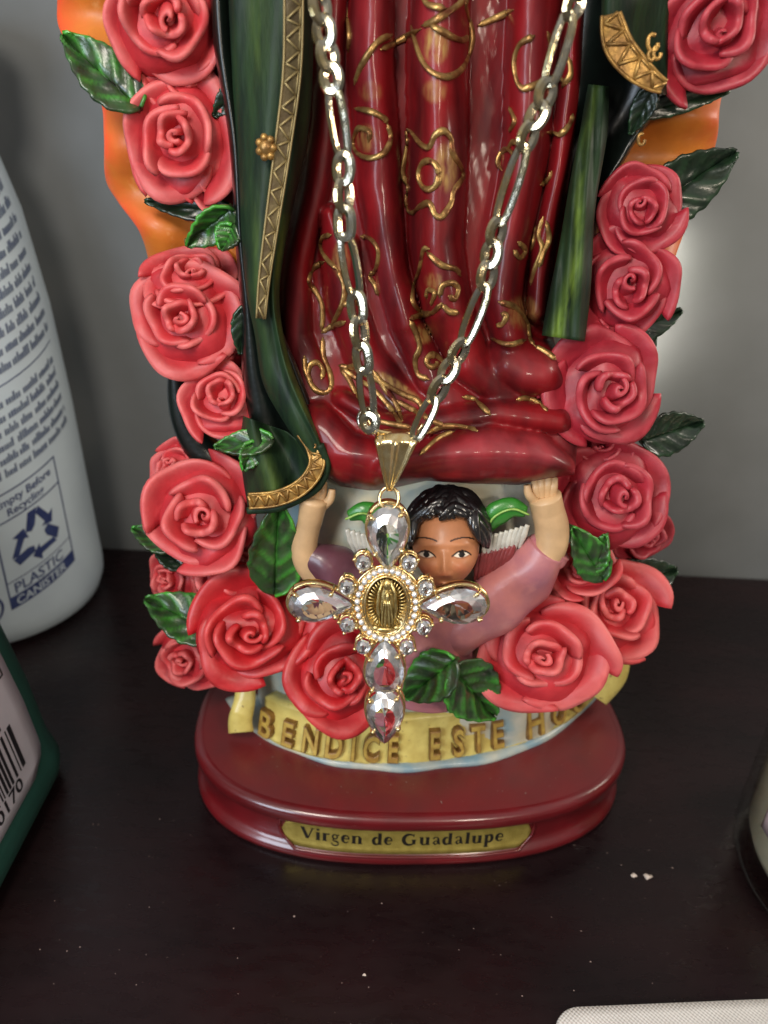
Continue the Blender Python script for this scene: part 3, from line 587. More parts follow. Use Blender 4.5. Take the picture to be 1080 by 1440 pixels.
# right side: dark cloth, green roll, gold corner
fr, bk, UU, VV, g = sheet([(800, -80), (806, 40), (800, 140), (790, 260), (770, 380), (765, 440)], [(945, -80), (940, 60), (930, 140), (885, 215), (845, 290), (830, 440)],
                         lambda x, y, U_, V_: -0.25 - 0.3 * np.sin(U_ * 6 + V_ * 3), 1.0)
part('inner_mantle', mesh('inner_mantle', *slab(fr, bk), M_black), S)
fr, bk, s, pp = ribbon([(842, 120), (834, 190), (818, 280), (806, 380), (792, 476)], 50, [-.6, -1.1, -1.4, -1.6, -1.8], 0.6, 0.42, n=70, m=25, wfun=lambda t: 30 + 30 * t + 3 * math.sin(t * 9), dY=lambda x, y: .05 * np.sin(x * .35 + y * .02) + .04 * np.sin(y * .06))
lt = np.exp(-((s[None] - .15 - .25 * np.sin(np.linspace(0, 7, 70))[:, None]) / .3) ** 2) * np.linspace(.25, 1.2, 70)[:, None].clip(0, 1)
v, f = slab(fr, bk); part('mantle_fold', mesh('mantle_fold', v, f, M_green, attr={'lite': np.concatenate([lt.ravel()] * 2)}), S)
fr, bk, UU, VV, g = sheet([(848, -80), (846, 0), (848, 40), (868, 84), (900, 116), (934, 134)], [(940, -80), (944, 0), (940, 40), (940, 84), (940, 110), (938, 132)],
                         lambda x, y, U_, V_: -1.3 - 0.35 * np.sin(U_ * 4 + 1), 0.5, 40, 60)
v, f = slab(fr, bk); part('mantle_corner', mesh('mantle_corner', v, f, M_green, attr={'lite': np.zeros(len(v))}), S)
mantle_trim([(858, 20), (868, 62), (890, 92), (914, 112), (932, 122)], 26, [-1.75, -1.85, -1.9, -1.95, -1.9], M_brass, M_brass, 5, 2.4, lift=.05, wf=lambda t: 14 + 26 * math.sin(math.pi * min(1, .15 + t * .8)))
for c in [(918, 60, 12), (924, 74, 9), (916, 78, 7), (902, 196, 8)]:
    q = cr_spline(circ(c[0], c[1], c[2] * .6, c[2], 0, 300, 8), 20); part('gold_scroll', mesh('gold_scroll', *tube(P(q[:, 0], q[:, 1], -2.05 if c[1] < 150 else -1.1), .04, 7), M_brass), S)
# black crescent horns
def horn(pts, rad, Y):
    c = cr_spline(pts, 30); q = P(c[:, 0], c[:, 1], Y); return tube(q, np.interp(np.linspace(0, 1, 30), np.linspace(0, 1, len(rad)), rad) * .021, 14)
part('crescent_moon', mesh('crescent_moon', *horn([(252, 500), (250, 545), (262, 595), (292, 640), (330, 668)], [9, 14, 19, 24, 26], -0.4), M_black), S)
part('crescent_moon', mesh('crescent_moon', *horn([(912, 440), (910, 480), (900, 530), (870, 590)], [6, 12, 18, 22], -0.1), M_black), S)

# ---------------------------------------------------------------- flaming halo
def haloY(x, y, U_, V_): return 0.25 - 0.28 * np.sin(V_ * 34) * (1 - U_) - 0.12 * np.sin(U_ * 9)
fr, bk, UU, VV, g = sheet([(74, -80), (80, -10), (82, 36), (104, 74), (140, 138), (146, 190), (148, 250), (166, 284), (196, 326), (210, 372), (216, 420), (232, 500), (262, 600)],
                         [(345, -80), (345, -10), (345, 36), (345, 74), (345, 138), (350, 190), (352, 250), (354, 290), (356, 330), (358, 372), (362, 430), (370, 500), (380, 600)], haloY, 0.9, 60, 160, 0.06, 0.25)
v, f = slab(fr, bk); ed = np.exp(-UU / .13) + .25 * (UU < .02); part('flame_halo', mesh('flame_halo', v, f, M_orange, attr={'edge': np.concatenate([ed.ravel()] * 2)}), S)
fr, bk, UU, VV, g = sheet([(800, -80), (800, 40), (800, 140), (800, 260), (800, 380), (800, 500)], [(1046, -80), (1040, 40), (1014, 140), (1004, 212), (950, 360), (905, 500)],
                         lambda x, y, U_, V_: haloY(x, y, 1 - U_, V_) + .1, 0.9, 60, 120, 0.06, 0.25)
v, f = slab(fr, bk); ed = np.exp(-(1 - UU) / .1); part('flame_halo', mesh('flame_halo', v, f, M_orange, attr={'edge': np.concatenate([ed.ravel()] * 2)}), S)

# ---------------------------------------------------------------- roses
def petal_mesh(R, z0, zt, dphi, swirl, curl, seed, th=0.085):
    n, m = 22, 14; s = np.linspace(-1, 1, n)[:, None]; t = np.linspace(0, 1, m)[None, :]
    rnd = random.Random(seed); a1, a2, a3 = rnd.uniform(0, 6), rnd.uniform(0, 6), rnd.uniform(.02, .06)
    tt = t * (1 - 0.20 * np.abs(s) ** 3); A = dphi * (0.6 + 0.4 * np.sin(np.pi / 2 * t)); phi = s * A
    r = R * (0.30 + 0.70 * np.sin(tt * np.pi / 2)) * (1 + swirl * s) * (1 + a3 * np.sin(2.2 * phi * 2 + a1))
    k = np.clip((tt - 0.68) / 0.32, 0, 1) ** 2; r = r + curl * k * 0.16
    z = z0 + (zt - z0) * tt ** 0.9 - curl * k * 0.10 + 0.07 * np.sin(2.6 * phi + a2) * tt ** 2 + 0.03 * np.sin(5 * phi + a1) * tt + 0.012 * np.sin(9 * s + a1) * tt
    g = np.stack([r * np.cos(phi), r * np.sin(phi), z], -1); v, f = shell(g, th, 0.45)
    rim = (np.clip((tt - .5) / .5, 0, 1) ** 1.6 * 0.8 + 0 * s).ravel(); return v, f, np.concatenate([rim, rim])
def warp(v, seed, a=.07):
    out = v.copy()
    for k, (fx, fy, fz) in enumerate([(2.3, 1.7, 1.1), (4.1, 3.7, 2.9), (7.3, 6.1, 5.3)]):
        am = a / (1 + k * .9)
        out[:, 0] += am * np.sin(fy * v[:, 1] + fz * v[:, 2] + seed * 1.7 + k); out[:, 1] += am * np.sin(fx * v[:, 0] - fz * v[:, 2] + seed * 2.3 + k)
        out[:, 2] += am * np.sin(fx * v[:, 0] + fy * v[:, 1] + seed * 3.1 + k * 2)
    return out
def make_rose(seed, m):
    rnd = random.Random(seed)
    th = np.linspace(0, rnd.uniform(1.5, 2.1) * np.pi, 60)[:, None]; t = np.linspace(0, 1, 8)[None, :]
    r = 0.03 + 0.030 * th + 0.05 * (1 - t) - .035 * t; z = 0.05 + (0.50 - 0.012 * th) * t + .02 * np.sin(th * 1.3 + seed)
    g = np.stack([r * np.cos(th + seed), r * np.sin(th + seed), z], -1); v, f = shell(g, 0.10, 0.7)
    rim = np.concatenate([(t ** 3 * .8 + 0 * th).ravel()] * 2)
    bv, bf = ball((0, 0, -0.25), (0.98, 0.98, 0.46), 32, 14); N0 = len(v)
    f = f.tolist() + [[i + N0 for i in q] for q in bf]; v = np.vstack([v, bv]); rim = np.concatenate([rim, np.zeros(len(bv))])
    core = mesh('rose', warp(v, seed), f, m, attr={'rim': rim}); pets = []
    off = rnd.uniform(0, 6)
    for (n, R, z0, zt, dphi, curl) in [(2, .32, -.12, .54, 1.6, .05), (3, .64, -.24, .40, 1.3, .35), (4, 1.06, -.40, .06, 1.12, .7)]:
        off += rnd.uniform(.5, 1.2)
        for k in range(n):
            v, f, rim = petal_mesh(R * rnd.uniform(.94, 1.05), z0, zt + rnd.uniform(-.10, .08), dphi * rnd.uniform(.8, 1.2), rnd.choice([-1, 1, 1]) * rnd.uniform(.08, .26), curl * rnd.uniform(.3, 1.6), rnd.random(), .155)
            pets.append((mesh('petal', warp(v, seed + k + R * 9, .04), f, m, attr={'rim': rim}), off + k * 2 * math.pi / n + rnd.uniform(-.12, .12)))
    return core, pets
VARS = {}
def rose(px, py, rx, ry, Y, tilt=(0, 0), rot=0.0, var=0, m=0, label=None):
    if (var, m) not in VARS: VARS[(var, m)] = make_rose(11 + var * 7, M_rose[m])
    core, pets = VARS[(var, m)]; c = P(px, py, Y); k = cmpx(c) * .94
    zax = nrm(nrm(CAM - c) + tilt[0] * rgt + tilt[1] * upv); xax = nrm(rgt - zax * (rgt @ zax)); yax = np.cross(zax, xax)
    B = Matrix([[xax[i] * rx * k, yax[i] * ry * k, zax[i] * (rx + ry) / 2 * k, c[i]] for i in range(3)] + [[0, 0, 0, 1]])
    M = B @ Matrix.Rotation(rot, 4, 'Z'); o = part('rose', core, S, M, label)
    for me, ph in pets: part('petal', me, o, M @ Matrix.Rotation(ph, 4, 'Z'))
    return o
ROSES = [  # px, py, rx, ry, Y, tilt, rot, variant, paint
 (238, 22, 88, 78, -0.9, (-.1, .0), 0.3, 0, 0), (256, 192, 72, 84, -0.8, (-.3, .15), 1.2, 1, 0), (262, 448, 70, 72, -1.0, (-.25, .1), 2.2, 2, 0), (314, 562, 56, 54, -1.5, (-.2, .2), 0.9, 1, 0),
 (250, 655, 42, 36, -0.4, (-.7, .2), 0.0, 2, 0), (286, 726, 76, 80, -1.9, (-.25, .05), 1.7, 2, 0), (351, 882, 66, 88, -2.9, (-.05, -.05), 4.0, 0, 2), (266, 922, 56, 50, -1.2, (-.6, -.5), 2.0, 1, 0),
 (244, 812, 42, 40, -0.2, (-.8, -.2), 1.0, 0, 0), (480, 948, 66, 76, -3.3, (.1, -.1), 2.7, 1, 2),
 (1006, 40, 80, 82, -0.9, (.2, .05), 1.1, 2, 1), (900, 292, 52, 56, -0.8, (.15, .1), 0.4, 0, 1), (882, 402, 68, 72, -1.0, (.1, .0), 3.1, 1, 1), (850, 548, 76, 76, -1.9, (.35, -.05), 5.2, 2, 1),
 (864, 696, 76, 76, -1.7, (.3, -.05), 0.8, 0, 1), (860, 853, 76, 62, -1.5, (.3, .1), 2.4, 2, 0), (762, 920, 84, 75, -3.2, (.1, -.1), 1.6, 0, 0), (905, 752, 44, 40, 0.0, (.6, -.4), 1.5, 1, 1),
 (268, 392, 62, 40, -0.6, (-.1, .5), 3.5, 0, 0), (262, 112, 62, 44, -0.3, (0, .3), 2.5, 2, 0), (300, 250, 40, 40, -.5, (.2, .2), 1.5, 2, 0), (308, 480, 44, 44, -.7, (.1, .0), 1.5, 2, 0), (330, 806, 50, 44, -1.7, (.1, .2), 0.5, 2, 0), (842, 470, 50, 36, -.9, (.0, .3), 2.5, 2, 1), (846, 632, 50, 36, -.9, (.0, .3), .5, 2, 1), (820, 800, 46, 34, -1.8, (-.1, .4), .5, 2, 0), (415, 900, 30, 50, -2.2, (0, 0), 1.0, 0, 2)]
for i_, r in enumerate(ROSES): rose(*r[:7], i_ % 7, r[8])

# ---------------------------------------------------------------- leaves
def leaf(b, t, wpx, Yb, Yt, tilt=0.0, m=None, fold=.35, curl=.12, label=None):
    A = P(b[0], b[1], Yb); T = P(t[0], t[1], Yt); L_ = np.linalg.norm(T - A); k = cmpx((A + T) / 2); wd = wpx * k / 2
    x = nrm(T - A); vz = nrm(CAM - (A + T) / 2); z = nrm(vz - x * (vz @ x)); y = np.cross(z, x)
    c, s_ = math.cos(tilt), math.sin(tilt); y, z = y * c + z * s_, z * c - y * s_
    n, mm = 33, 30; s = np.linspace(-1, 1, n)[:, None]; q = np.linspace(0, 1, mm)[None, :]
    hw = wd * (np.sin(np.pi * np.clip(q, 0, 1) ** 0.72) ** 0.8 * .96 + 0.04) * (1 + 0.045 * np.sign(np.sin(q * 38)) * 0 + 0.04 * np.sin(q * 40) * (np.abs(s) > .8))
    vq = q - 0.30 * np.abs(s); vein = np.exp(-(((vq * 5.0) % 1 - 0.5) / 0.13) ** 2) * (np.abs(s) < .97) * (vq > 0)
    mid = np.exp(-(s / 0.07) ** 2) + 0 * q
    h = fold * wd * np.abs(s) ** 1.2 + 0.08 * wd * vein - 0.14 * wd * np.exp(-(s / 0.09) ** 2) - curl * L_ * (q * q) + 0.06 * wd * np.sin(6 * q + 4 * s)
    g = A + x * (q * L_ * np.ones_like(s))[..., None] + y * (s * hw)[..., None] + z * h[..., None]
    v, f = shell(g, 0.10, 0.5); at = np.clip(vein * .4 + mid * .5 + np.clip((np.abs(s) - .8) / .2, 0, 1) * (s < 0) + .15, 0, 1)
    o = part('leaf', mesh('leaf', v, f, m or M_leaf, attr={'vein': np.concatenate([at.ravel()] * 2)}), S); return o
D = M_leafd
LEAVES = [((198, 156), (86, 44), 78, -0.8, -0.6, .3, None, .3), ((330, 300), (200, 280), 40, -.6, -.6, .2, D, .2), ((326, 290), (262, 345), 54, -1.4, -1.5, -.5, None, .5), ((330, 318), (312, 352), 40, -1.4, -1.5, .4, None, .5),
 ((385, 620), (300, 628), 40, -2.6, -2.7, .3, None, .4), ((360, 620), (342, 662), 36, -2.6, -2.9, -.3, None, .4), ((250, 770), (184, 742), 42, -1.2, -.8, .2, None, .3), ((262, 800), (212, 760), 36, -1.0, -.6, .2, D, .3),
 ((312, 892), (202, 840), 72, -2.5, -1.8, .15, None, .25), ((386, 830), (392, 706), 78, -2.7, -3.0, 0.0, None, .35), ((345, 160), (318, 130), 40, -.9, -.9, 0, D, .2),
 ((905, 300), (1040, 212), 84, -.5, -.3, .2, D, .25), ((880, 470), (962, 436), 42, -.6, -.2, .2, D, .3), ((900, 620), (992, 594), 62, -.9, -.4, .3, D, .3), ((890, 160), (1030, 128), 30, -.4, -.6, .1, D, .3),
 ((920, 120), (886, 190), 34, -.9, -.8, .1, D, .3), ((846, 814), (806, 742), 54, -2.8, -2.8, .2, None, .3), ((830, 802), (852, 752), 40, -2.7, -2.7, -.2, None, .3), ((860, 830), (956, 800), 66, -1.0, -.3, .1, D, .2),
 ((644, 926), (566, 982), 70, -4.15, -4.0, .1, None, .3), ((630, 936), (698, 1008), 86, -4.0, -3.8, -.1, None, .35),
 ((910, 500), (905, 430), 30, -.4, -.2, .1, D, .2), ((335, 120), (300, 165), 30, -.9, -.9, 0, D, .2), ((345, 430), (338, 500), 34, -1.5, -1.6, 0, D, .2)]
for l in LEAVES: leaf(*l)

# ---------------------------------------------------------------- the angel under the hem
HC = P(627, 764, -3.05); hk = cmpx(HC); tow = nrm(CAM - HC); hx = nrm(rgt - tow * (rgt @ tow)); hy = np.cross(tow, hx)
def HL(x, y, z): return HC + np.asarray(x)[..., None] * hx * hk + np.asarray(y)[..., None] * hy * hk + np.asarray(z)[..., None] * tow * hk
n, m = 240, 200
th = np.linspace(-np.pi, np.pi, n, endpoint=False)[:, None]; ph = np.linspace(0.02, np.pi - 0.02, m)[None, :]
x = 47 * np.sin(ph) * np.sin(th); y = 62 * np.cos(ph) + 0 * th; z = 46 * np.sin(ph) * np.cos(th)
x = x * np.where(y < 0, 1 - 0.20 * (np.abs(y) / 62) ** 3, 1.0)
ft = np.clip(z / 20, 0, 1)
def gs(cx, cy, sx, sy): return np.exp(-((x - cx) / sx) ** 2 - ((y - cy) / sy) ** 2)
EX, EY = 24, -16                                  # eyes a little below the middle, nose between
nose = 12 * np.exp(-((x + 2) / 5.5) ** 2) * np.clip((-8 - y) / 32, 0, 1) * np.clip((y + 50) / 6, 0, 1) + 4 * gs(-9, -43, 4, 4) + 4 * gs(5, -43, 4, 4)
z = z + ft * (nose - 6 * gs(-EX - 3, EY, 12, 8) - 6 * gs(EX - 3, EY, 12, 8) + 3.5 * gs(-EX - 3, EY, 7.5, 5) + 3.5 * gs(EX - 3, EY, 7.5, 5) + 3 * gs(-26, -2, 16, 5) + 3 * gs(22, -2, 16, 5) + 7 * gs(-25, -36, 15, 13) + 7 * gs(23, -36, 15, 13)
              + 5 * gs(-2, -56, 9, 2.6) + 5 * gs(-2, -61, 8, 3) - 2 * gs(-2, -58.5, 9, 1.2) + 6 * gs(-2, -68, 9, 6))
hv = HL(x, y, z).reshape(-1, 3); hf = gridfaces(n, m, wrap=True).tolist() + [[i * m for i in range(n)], [i * m + m - 1 for i in range(n)][::-1]]
skin = np.array(srgb(184, 122, 82)[:3]); dk = np.array(srgb(30, 18, 14)[:3])
c = np.broadcast_to(skin, (n, m, 3)).copy()
def pcol(mask, colr):
    k = np.clip(mask * (z > 10), 0, 1)[..., None]; c[:] = c * (1 - k) + np.array(colr[:3]) * k
pcol(.35 * gs(-25, -36, 12, 9) + .35 * gs(22, -36, 12, 9) + .3 * gs(-2, -43, 7, 6), srgb(206, 100, 76))
for sg in (-1, 1):
    ex, ey = sg * EX - 3, EY; sl = 0.10 * sg
    dy = y - ey - sl * (x - ex) ; lid = 5.0 * (1 - ((x - ex) / 11.5) ** 2)
    pcol((np.abs(x - ex) < 11.5) * np.clip((lid - dy) / 1, 0, 1) * np.clip((dy + lid * .75) / 1, 0, 1), srgb(226, 214, 196))
    pcol((np.hypot(x - ex - 0.5, dy - .8) < 4.3) * (dy < lid), srgb(14, 10, 10))
    pcol((np.abs(x - ex) < 14) * (np.abs(dy - lid - .6) < 1.3), dk); pcol(.5 * (np.abs(x - ex) < 12) * (np.abs(dy + lid * .75 + .5) < .8), srgb(120, 60, 40))
    bx = x - (sg * 25 - 3); by = y - (4 + 3.5 * (1 - (bx / 17) ** 2)) - sl * bx
    pcol((np.abs(bx) < 17) * (np.abs(by) < 1.1), srgb(50, 28, 20))
pcol(.9 * gs(-2, -58.5, 10, 3.6) ** .5 * (gs(-2, -58.5, 10, 3.6) > .35), srgb(150, 40, 36))
ab = MB(); ab.add((hv, hf), c.reshape(-1, 3))
def limb(pts, rad, Y, col, k=16, n=40, fl=1.0):
    cc = cr_spline(pts, n); Yv = np.interp(np.linspace(0, 1, n), np.linspace(0, 1, len(Y)), Y); q = P(cc[:, 0], cc[:, 1], Yv)
    return tube(q, np.interp(np.linspace(0, 1, n), np.linspace(0, 1, len(rad)), rad) * hk, k, flat=fl)
arm = srgb(198, 162, 120)[:3]
ab.add(limb([(622, 800), (616, 840), (606, 880)], [22, 22, 30], [-2.9, -2.8, -2.7], arm), skin)
ab.add(limb([(520, 850), (480, 830), (440, 800), (428, 770), (436, 732), (442, 700)], [20, 22, 22, 20, 17, 20], [-2.6, -2.6, -2.8, -2.8, -2.8, -2.8], arm), arm)
ab.add(limb([(752, 800), (764, 786), (774, 768), (776, 742), (770, 716), (766, 698)], [20, 22, 24, 24, 23, 23], [-3.0, -3.0, -2.9, -2.8, -2.75, -2.75], arm), arm)
for (hx0, hy0, sg) in ((442, 700, 1), (766, 694, -1)):
    for k, (dx, ln) in enumerate([(-13, 20), (-5, 25), (4, 27), (12, 22)]):
        ab.add(limb([(hx0 + dx * .8, hy0 + 4), (hx0 + dx, hy0 - ln * .5), (hx0 + dx * 1.1, hy0 - ln)], [7.0, 6.6, 5.4], [-2.7, -2.75, -2.6], arm, 8, 12), arm)
    ab.add(limb([(hx0 + sg * 10, hy0 + 14), (hx0 + sg * 22, hy0 + 2), (hx0 + sg * 25, hy0 - 12)], [7.5, 6.6, 5], [-2.75, -2.85, -2.8], arm, 8, 12), arm)
angel = part('angel', ab.mesh('angel', M_skin), S)
# hair: a cap and many wavy locks over it
hb = MB()
tu = np.linspace(-np.pi, np.pi, 120, endpoint=False)[:, None]; pv = np.linspace(0.02, 1, 60)[None, :]
lim = np.where(np.abs(tu) < 1.05, 1.04 + .12 * np.cos(tu * 7 + .6), 1.62) + 0 * pv; lim = np.where(np.abs(tu) > 1.9, 2.1, lim)
pp_ = pv * lim; rr_ = 1.0 + 0.055 * np.sin(14 * tu + 5 * pp_ + 2 * np.sin(pp_ * 5)) + .02 * np.sin(31 * tu)
cap = HL(55 * rr_ * np.sin(pp_) * np.sin(tu), 2 + 74 * rr_ * np.cos(pp_), -2 + 52 * rr_ * np.sin(pp_) * np.cos(tu))
hb.add((cap.reshape(-1, 3), gridfaces(120, 60, wrap=True)))
rnd = random.Random(5)
for k in range(64):
    a = -1.75 + 3.5 * (k % 32) / 31 + rnd.uniform(-.06, .06); row = k // 32
    p0 = 0.18 + .40 * row + rnd.uniform(-.08, .08); p1 = (1.12 if abs(a) < 1.0 else 1.62) + rnd.uniform(-.1, .08)
    t = np.linspace(0, 1, 16); phv = p0 + (p1 - p0) * t; av = a * (0.35 + .65 * t ** .6) + .16 * np.sin(t * 7 + k) + .25 * (1 - t) * (a < 0)
    R0 = 1.04 + .03 * np.sin(t * 6 + k * 2); q = HL(56 * R0 * np.sin(phv) * np.sin(av), 2 + 74 * R0 * np.cos(phv), -1 + 52 * R0 * np.sin(phv) * np.cos(av))
    hb.add(tube(q, hk * np.interp(t, [0, .3, .8, 1], [2, 8.5, 7.5, 1.8]), 7, flat=.7))
part('hair', hb.mesh('hair', M_hair), angel)
# robe: chest and two sleeves
def cloth_limb(pts, rad, Y, k=48, n=90, amp=.08, seed=0, fl=.85):
    v, f = limb(pts, rad, Y, None, k, n, fl); v = v.reshape(n, k, 3); cen = v.mean(1, keepdims=True)
    i = np.linspace(0, 1, n)[:, None]; j = np.linspace(0, 2 * np.pi, k, endpoint=False)[None]
    rip = 1 + amp * np.sin(i * 17 + 2.2 * np.cos(j + seed) + seed) * (0.6 + .4 * np.sin(j + 1)) + .05 * np.sin(3 * j + i * 9 + seed)
    return (cen + (v - cen) * rip[..., None]).reshape(-1, 3), f
rb_ = MB().add(cloth_limb([(612, 846), (606, 900), (604, 960)], [52, 72, 78], [-2.8, -2.6, -2.5], amp=.03))
rb_.add(cloth_limb([(622, 894), (668, 868), (712, 834), (748, 800), (770, 772)], [44, 46, 46, 43, 32], [-2.8, -2.9, -2.95, -2.9, -2.9], seed=1, amp=.05))
rb_.add(cloth_limb([(735, 800), (762, 782), (780, 766)], [36, 36, 30], [-2.7, -2.8, -2.8], seed=3, amp=.04))
part('robe', rb_.mesh('robe', M_robe), angel)
part('sleeve', MB().add(cloth_limb([(560, 870), (505, 826), (462, 796), (432, 782)], [46, 40, 36, 24], [-2.5, -2.7, -2.8, -2.8], seed=2)).mesh('sleeve', M_robed), angel, label='dark purple sleeve')
# wings of green, white and red feathers
def wing(cx, cy, sg):
    wb = MB(); rnd = random.Random(3)
    def feather(a, b, wd, Y, col):
        pts = [(a[0], a[1]), ((a[0] + b[0]) / 2, (a[1] + b[1]) / 2), b]; wb.add(limb(pts, [wd * .7, wd, wd * .35], [Y, Y - .05, Y], None, 8, 10, .5), np.array(col[:3]))
    gp = cr_spline([(cx - sg * 36, cy + 20), (cx - sg * 24, cy - 6), (cx + sg * 4, cy - 22), (cx + sg * 32, cy - 14)], 14)
    v = limb([tuple(p) for p in gp[::3]], [9, 16, 19, 15, 8], [-2.75], None, 14, 30, .6); wb.add(v, np.array(srgb(52, 128, 44)[:3]))
    gl = cr_spline([(cx - sg * 34, cy + 18), (cx - sg * 20, cy - 8), (cx + sg * 6, cy - 20), (cx + sg * 30, cy - 12)], 20); wb.add(tube(P(gl[:, 0], gl[:, 1], -3.0), .03, 6), np.array(srgb(150, 190, 90)[:3]))
    for k in range(9):
        t = k / 8; a = (cx + sg * (-30 + 58 * t), cy + 18 - 16 * t); b = (a[0] - sg * (4 + 8 * t), a[1] + 34); feather(a, b, 5.4, -2.92 - .01 * (k % 2), srgb(196, 192, 180))
    for k in range(9):
        t = k / 8; a = (cx + sg * (-40 + 50 * t), cy + 42 - 12 * t); b = (a[0] - sg * (6 + 10 * t), a[1] + 38); feather(a, b, 5.6, -2.95 - .01 * (k % 2), srgb(128, 52, 52))
    return wb.mesh('wing', M_wing)
part('wing', wing(714, 736, 1), angel, label='wing with green shoulder and white and red feathers')
part('wing', wing(516, 742, -1), angel)

# ================================================================== THE NECKLACE
N_ = thing('necklace', P(543, 855, -4.9), 'pale gold figaro chain necklace with crystal cross pendant hanging in front of the statue', 'necklace')
def link_mesh(name, L_, Wd, r, seed=0):
    n, k = 26, 7; t = np.linspace(0, 2 * np.pi, n, endpoint=False)
    a = L_ / 2 - r; b = Wd / 2 - r
    e = 2.6; x = a * np.sign(np.cos(t)) * np.abs(np.cos(t)) ** (2 / (e if L_ > 1.5 * Wd else 2.1)); y = b * np.sign(np.sin(t)) * np.abs(np.sin(t)) ** (2 / (e if L_ > 1.5 * Wd else 2.1))
    return tube(np.stack([x, y, 0 * t], -1), r, k, True, flat=0.72, ref=(0, 0, 1))
chain_path = {}
def strand(J, Y0, Y1, twist0, longs):
    J = np.array(J, float); Ys = np.linspace(Y0, Y1, len(J)); pts = P(J[:, 0], J[:, 1], Ys)
    for i in range(len(J) - 1):
        a, b = pts[i], pts[i + 1]; d = nrm(b - a); c = (a + b) / 2; ln = np.linalg.norm(b - a); isl = i in longs
        wd = 0.36 if not isl else 0.36; r = 0.070 if not isl else 0.058
        v, f = link_mesh('link', ln + 0.25, .50 if not isl else .43, .108 if not isl else .080)
        zv = nrm(CAM - c); zv = nrm(zv - d * (zv @ d)); yv = np.cross(zv, d)
        ang = (0.42 if i % 2 else -0.55) if not isl else 0.28; ang += twist0 + random.uniform(-.12, .12)
        y2 = yv * math.cos(ang) + zv * math.sin(ang); z2 = np.cross(d, y2)
        M = Matrix([[d[k], y2[k], z2[k], c[k]] for k in range(3)] + [[0, 0, 0, 1]])
        part('chain_link', mesh('chain_link', v, f, M_chain, smooth=False), N_, M)
left = [(438, -78), (443, -42), (448, -8), (453, 28), (459, 62), (464, 95), (468, 126), (483, 218), (483, 256), (484, 294), (485, 334), (500, 414), (504, 450), (508, 486), (512, 522), (519, 584), (520, 604)]
right = [(836, -76), (828, -40), (814, -8), (800, 22), (772, 116), (762, 148), (748, 178), (736, 208), (702, 312), (694, 342), (688, 372), (682, 404), (652, 482), (638, 508), (624, 534), (610, 562), (584, 614)]
strand(left, -3.3, -4.6, 0, {6, 10, 14})
strand(right, -3.2, -4.6, 0, {3, 7, 11, 15})
# pendant plane
O = P(543, 855, -5.3); exv = (P(643, 855, -5.3) - O) / 100; ezv = (P(543, 755, -5.3 + .38) - O) / 100; ps = np.linalg.norm(exv)
TIL = np.array([0, -0.985, 0.17])
def Q(px, py, c=0.0):
    px, py, c = np.broadcast_arrays(np.asarray(px, float), np.asarray(py, float), np.asarray(c, float))
    return O + (px - 543)[..., None] * exv + (855 - py)[..., None] * ezv + c[..., None] * ps * TIL
def pear(cx, cy, a, b, ang, n=28, k=1.0, point=.42):
    t = np.linspace(0, 2 * np.pi, n, endpoint=False); x = a * np.cos(t); y = b * np.sin(t) * (1 - point * (np.cos(t) * .5 + .5) ** 2 * 1.55)
    x, y = x * k, y * k; c, s = math.cos(ang), math.sin(ang); return np.stack([cx + x * c - y * s, cy + x * s + y * c], -1)
fb = MB()
def gem(cx, cy, a, b, ang, point, hgt=15, m=None, n=16, tab=.55):
    bm = bmesh.new(); m = m or M_gem
    for kk, z, rot in ((1.0, 0, 0), (1.0, 1.5, 0), (.82, hgt * .55, .5), (tab, hgt * .9, 0), (.62, -hgt * .7, .5), (.08, -hgt * 1.25, 0)):
        o_ = pear(0, 0, a, b, 0, n * 2, kk, point)[(1 if rot else 0)::2] if kk > .1 else pear(0, 0, a, b, 0, 6, kk, point)
        c, s = math.cos(ang), math.sin(ang)
        for x_, y_ in o_:
            bm.verts.new(Q(cx + x_ * c - y_ * s, cy + x_ * s + y_ * c, z + 10))
    r = bmesh.ops.convex_hull(bm, input=bm.verts)
    bmesh.ops.delete(bm, geom=[e for e in r['geom_interior'] if isinstance(e, bmesh.types.BMVert)], context='VERTS')
    bmesh.ops.recalc_face_normals(bm, faces=bm.faces); me = bpy.data.meshes.new('gem'); bm.to_mesh(me); bm.free(); me.materials.append(m); me.materials.append(M_facet)
    for p_ in me.polygons:
        q_ = float(np.array(p_.normal) @ TIL)
        if .2 < q_ < .93: p_.material_index = 1
    return me
BIG = [(545, 753, 44, 33, math.pi / 2, .42, [(-.5, .95), (-2.6, .95), (.9, 1), (-.9, 1)]), (451, 846, 46, 30, 0, .42, None), (637, 848, 48, 30, math.pi, .42, None),
       (541, 938, 41, 32, -math.pi / 2, .30, None), (541, 1013, 42, 32, math.pi / 2, .38, None)]
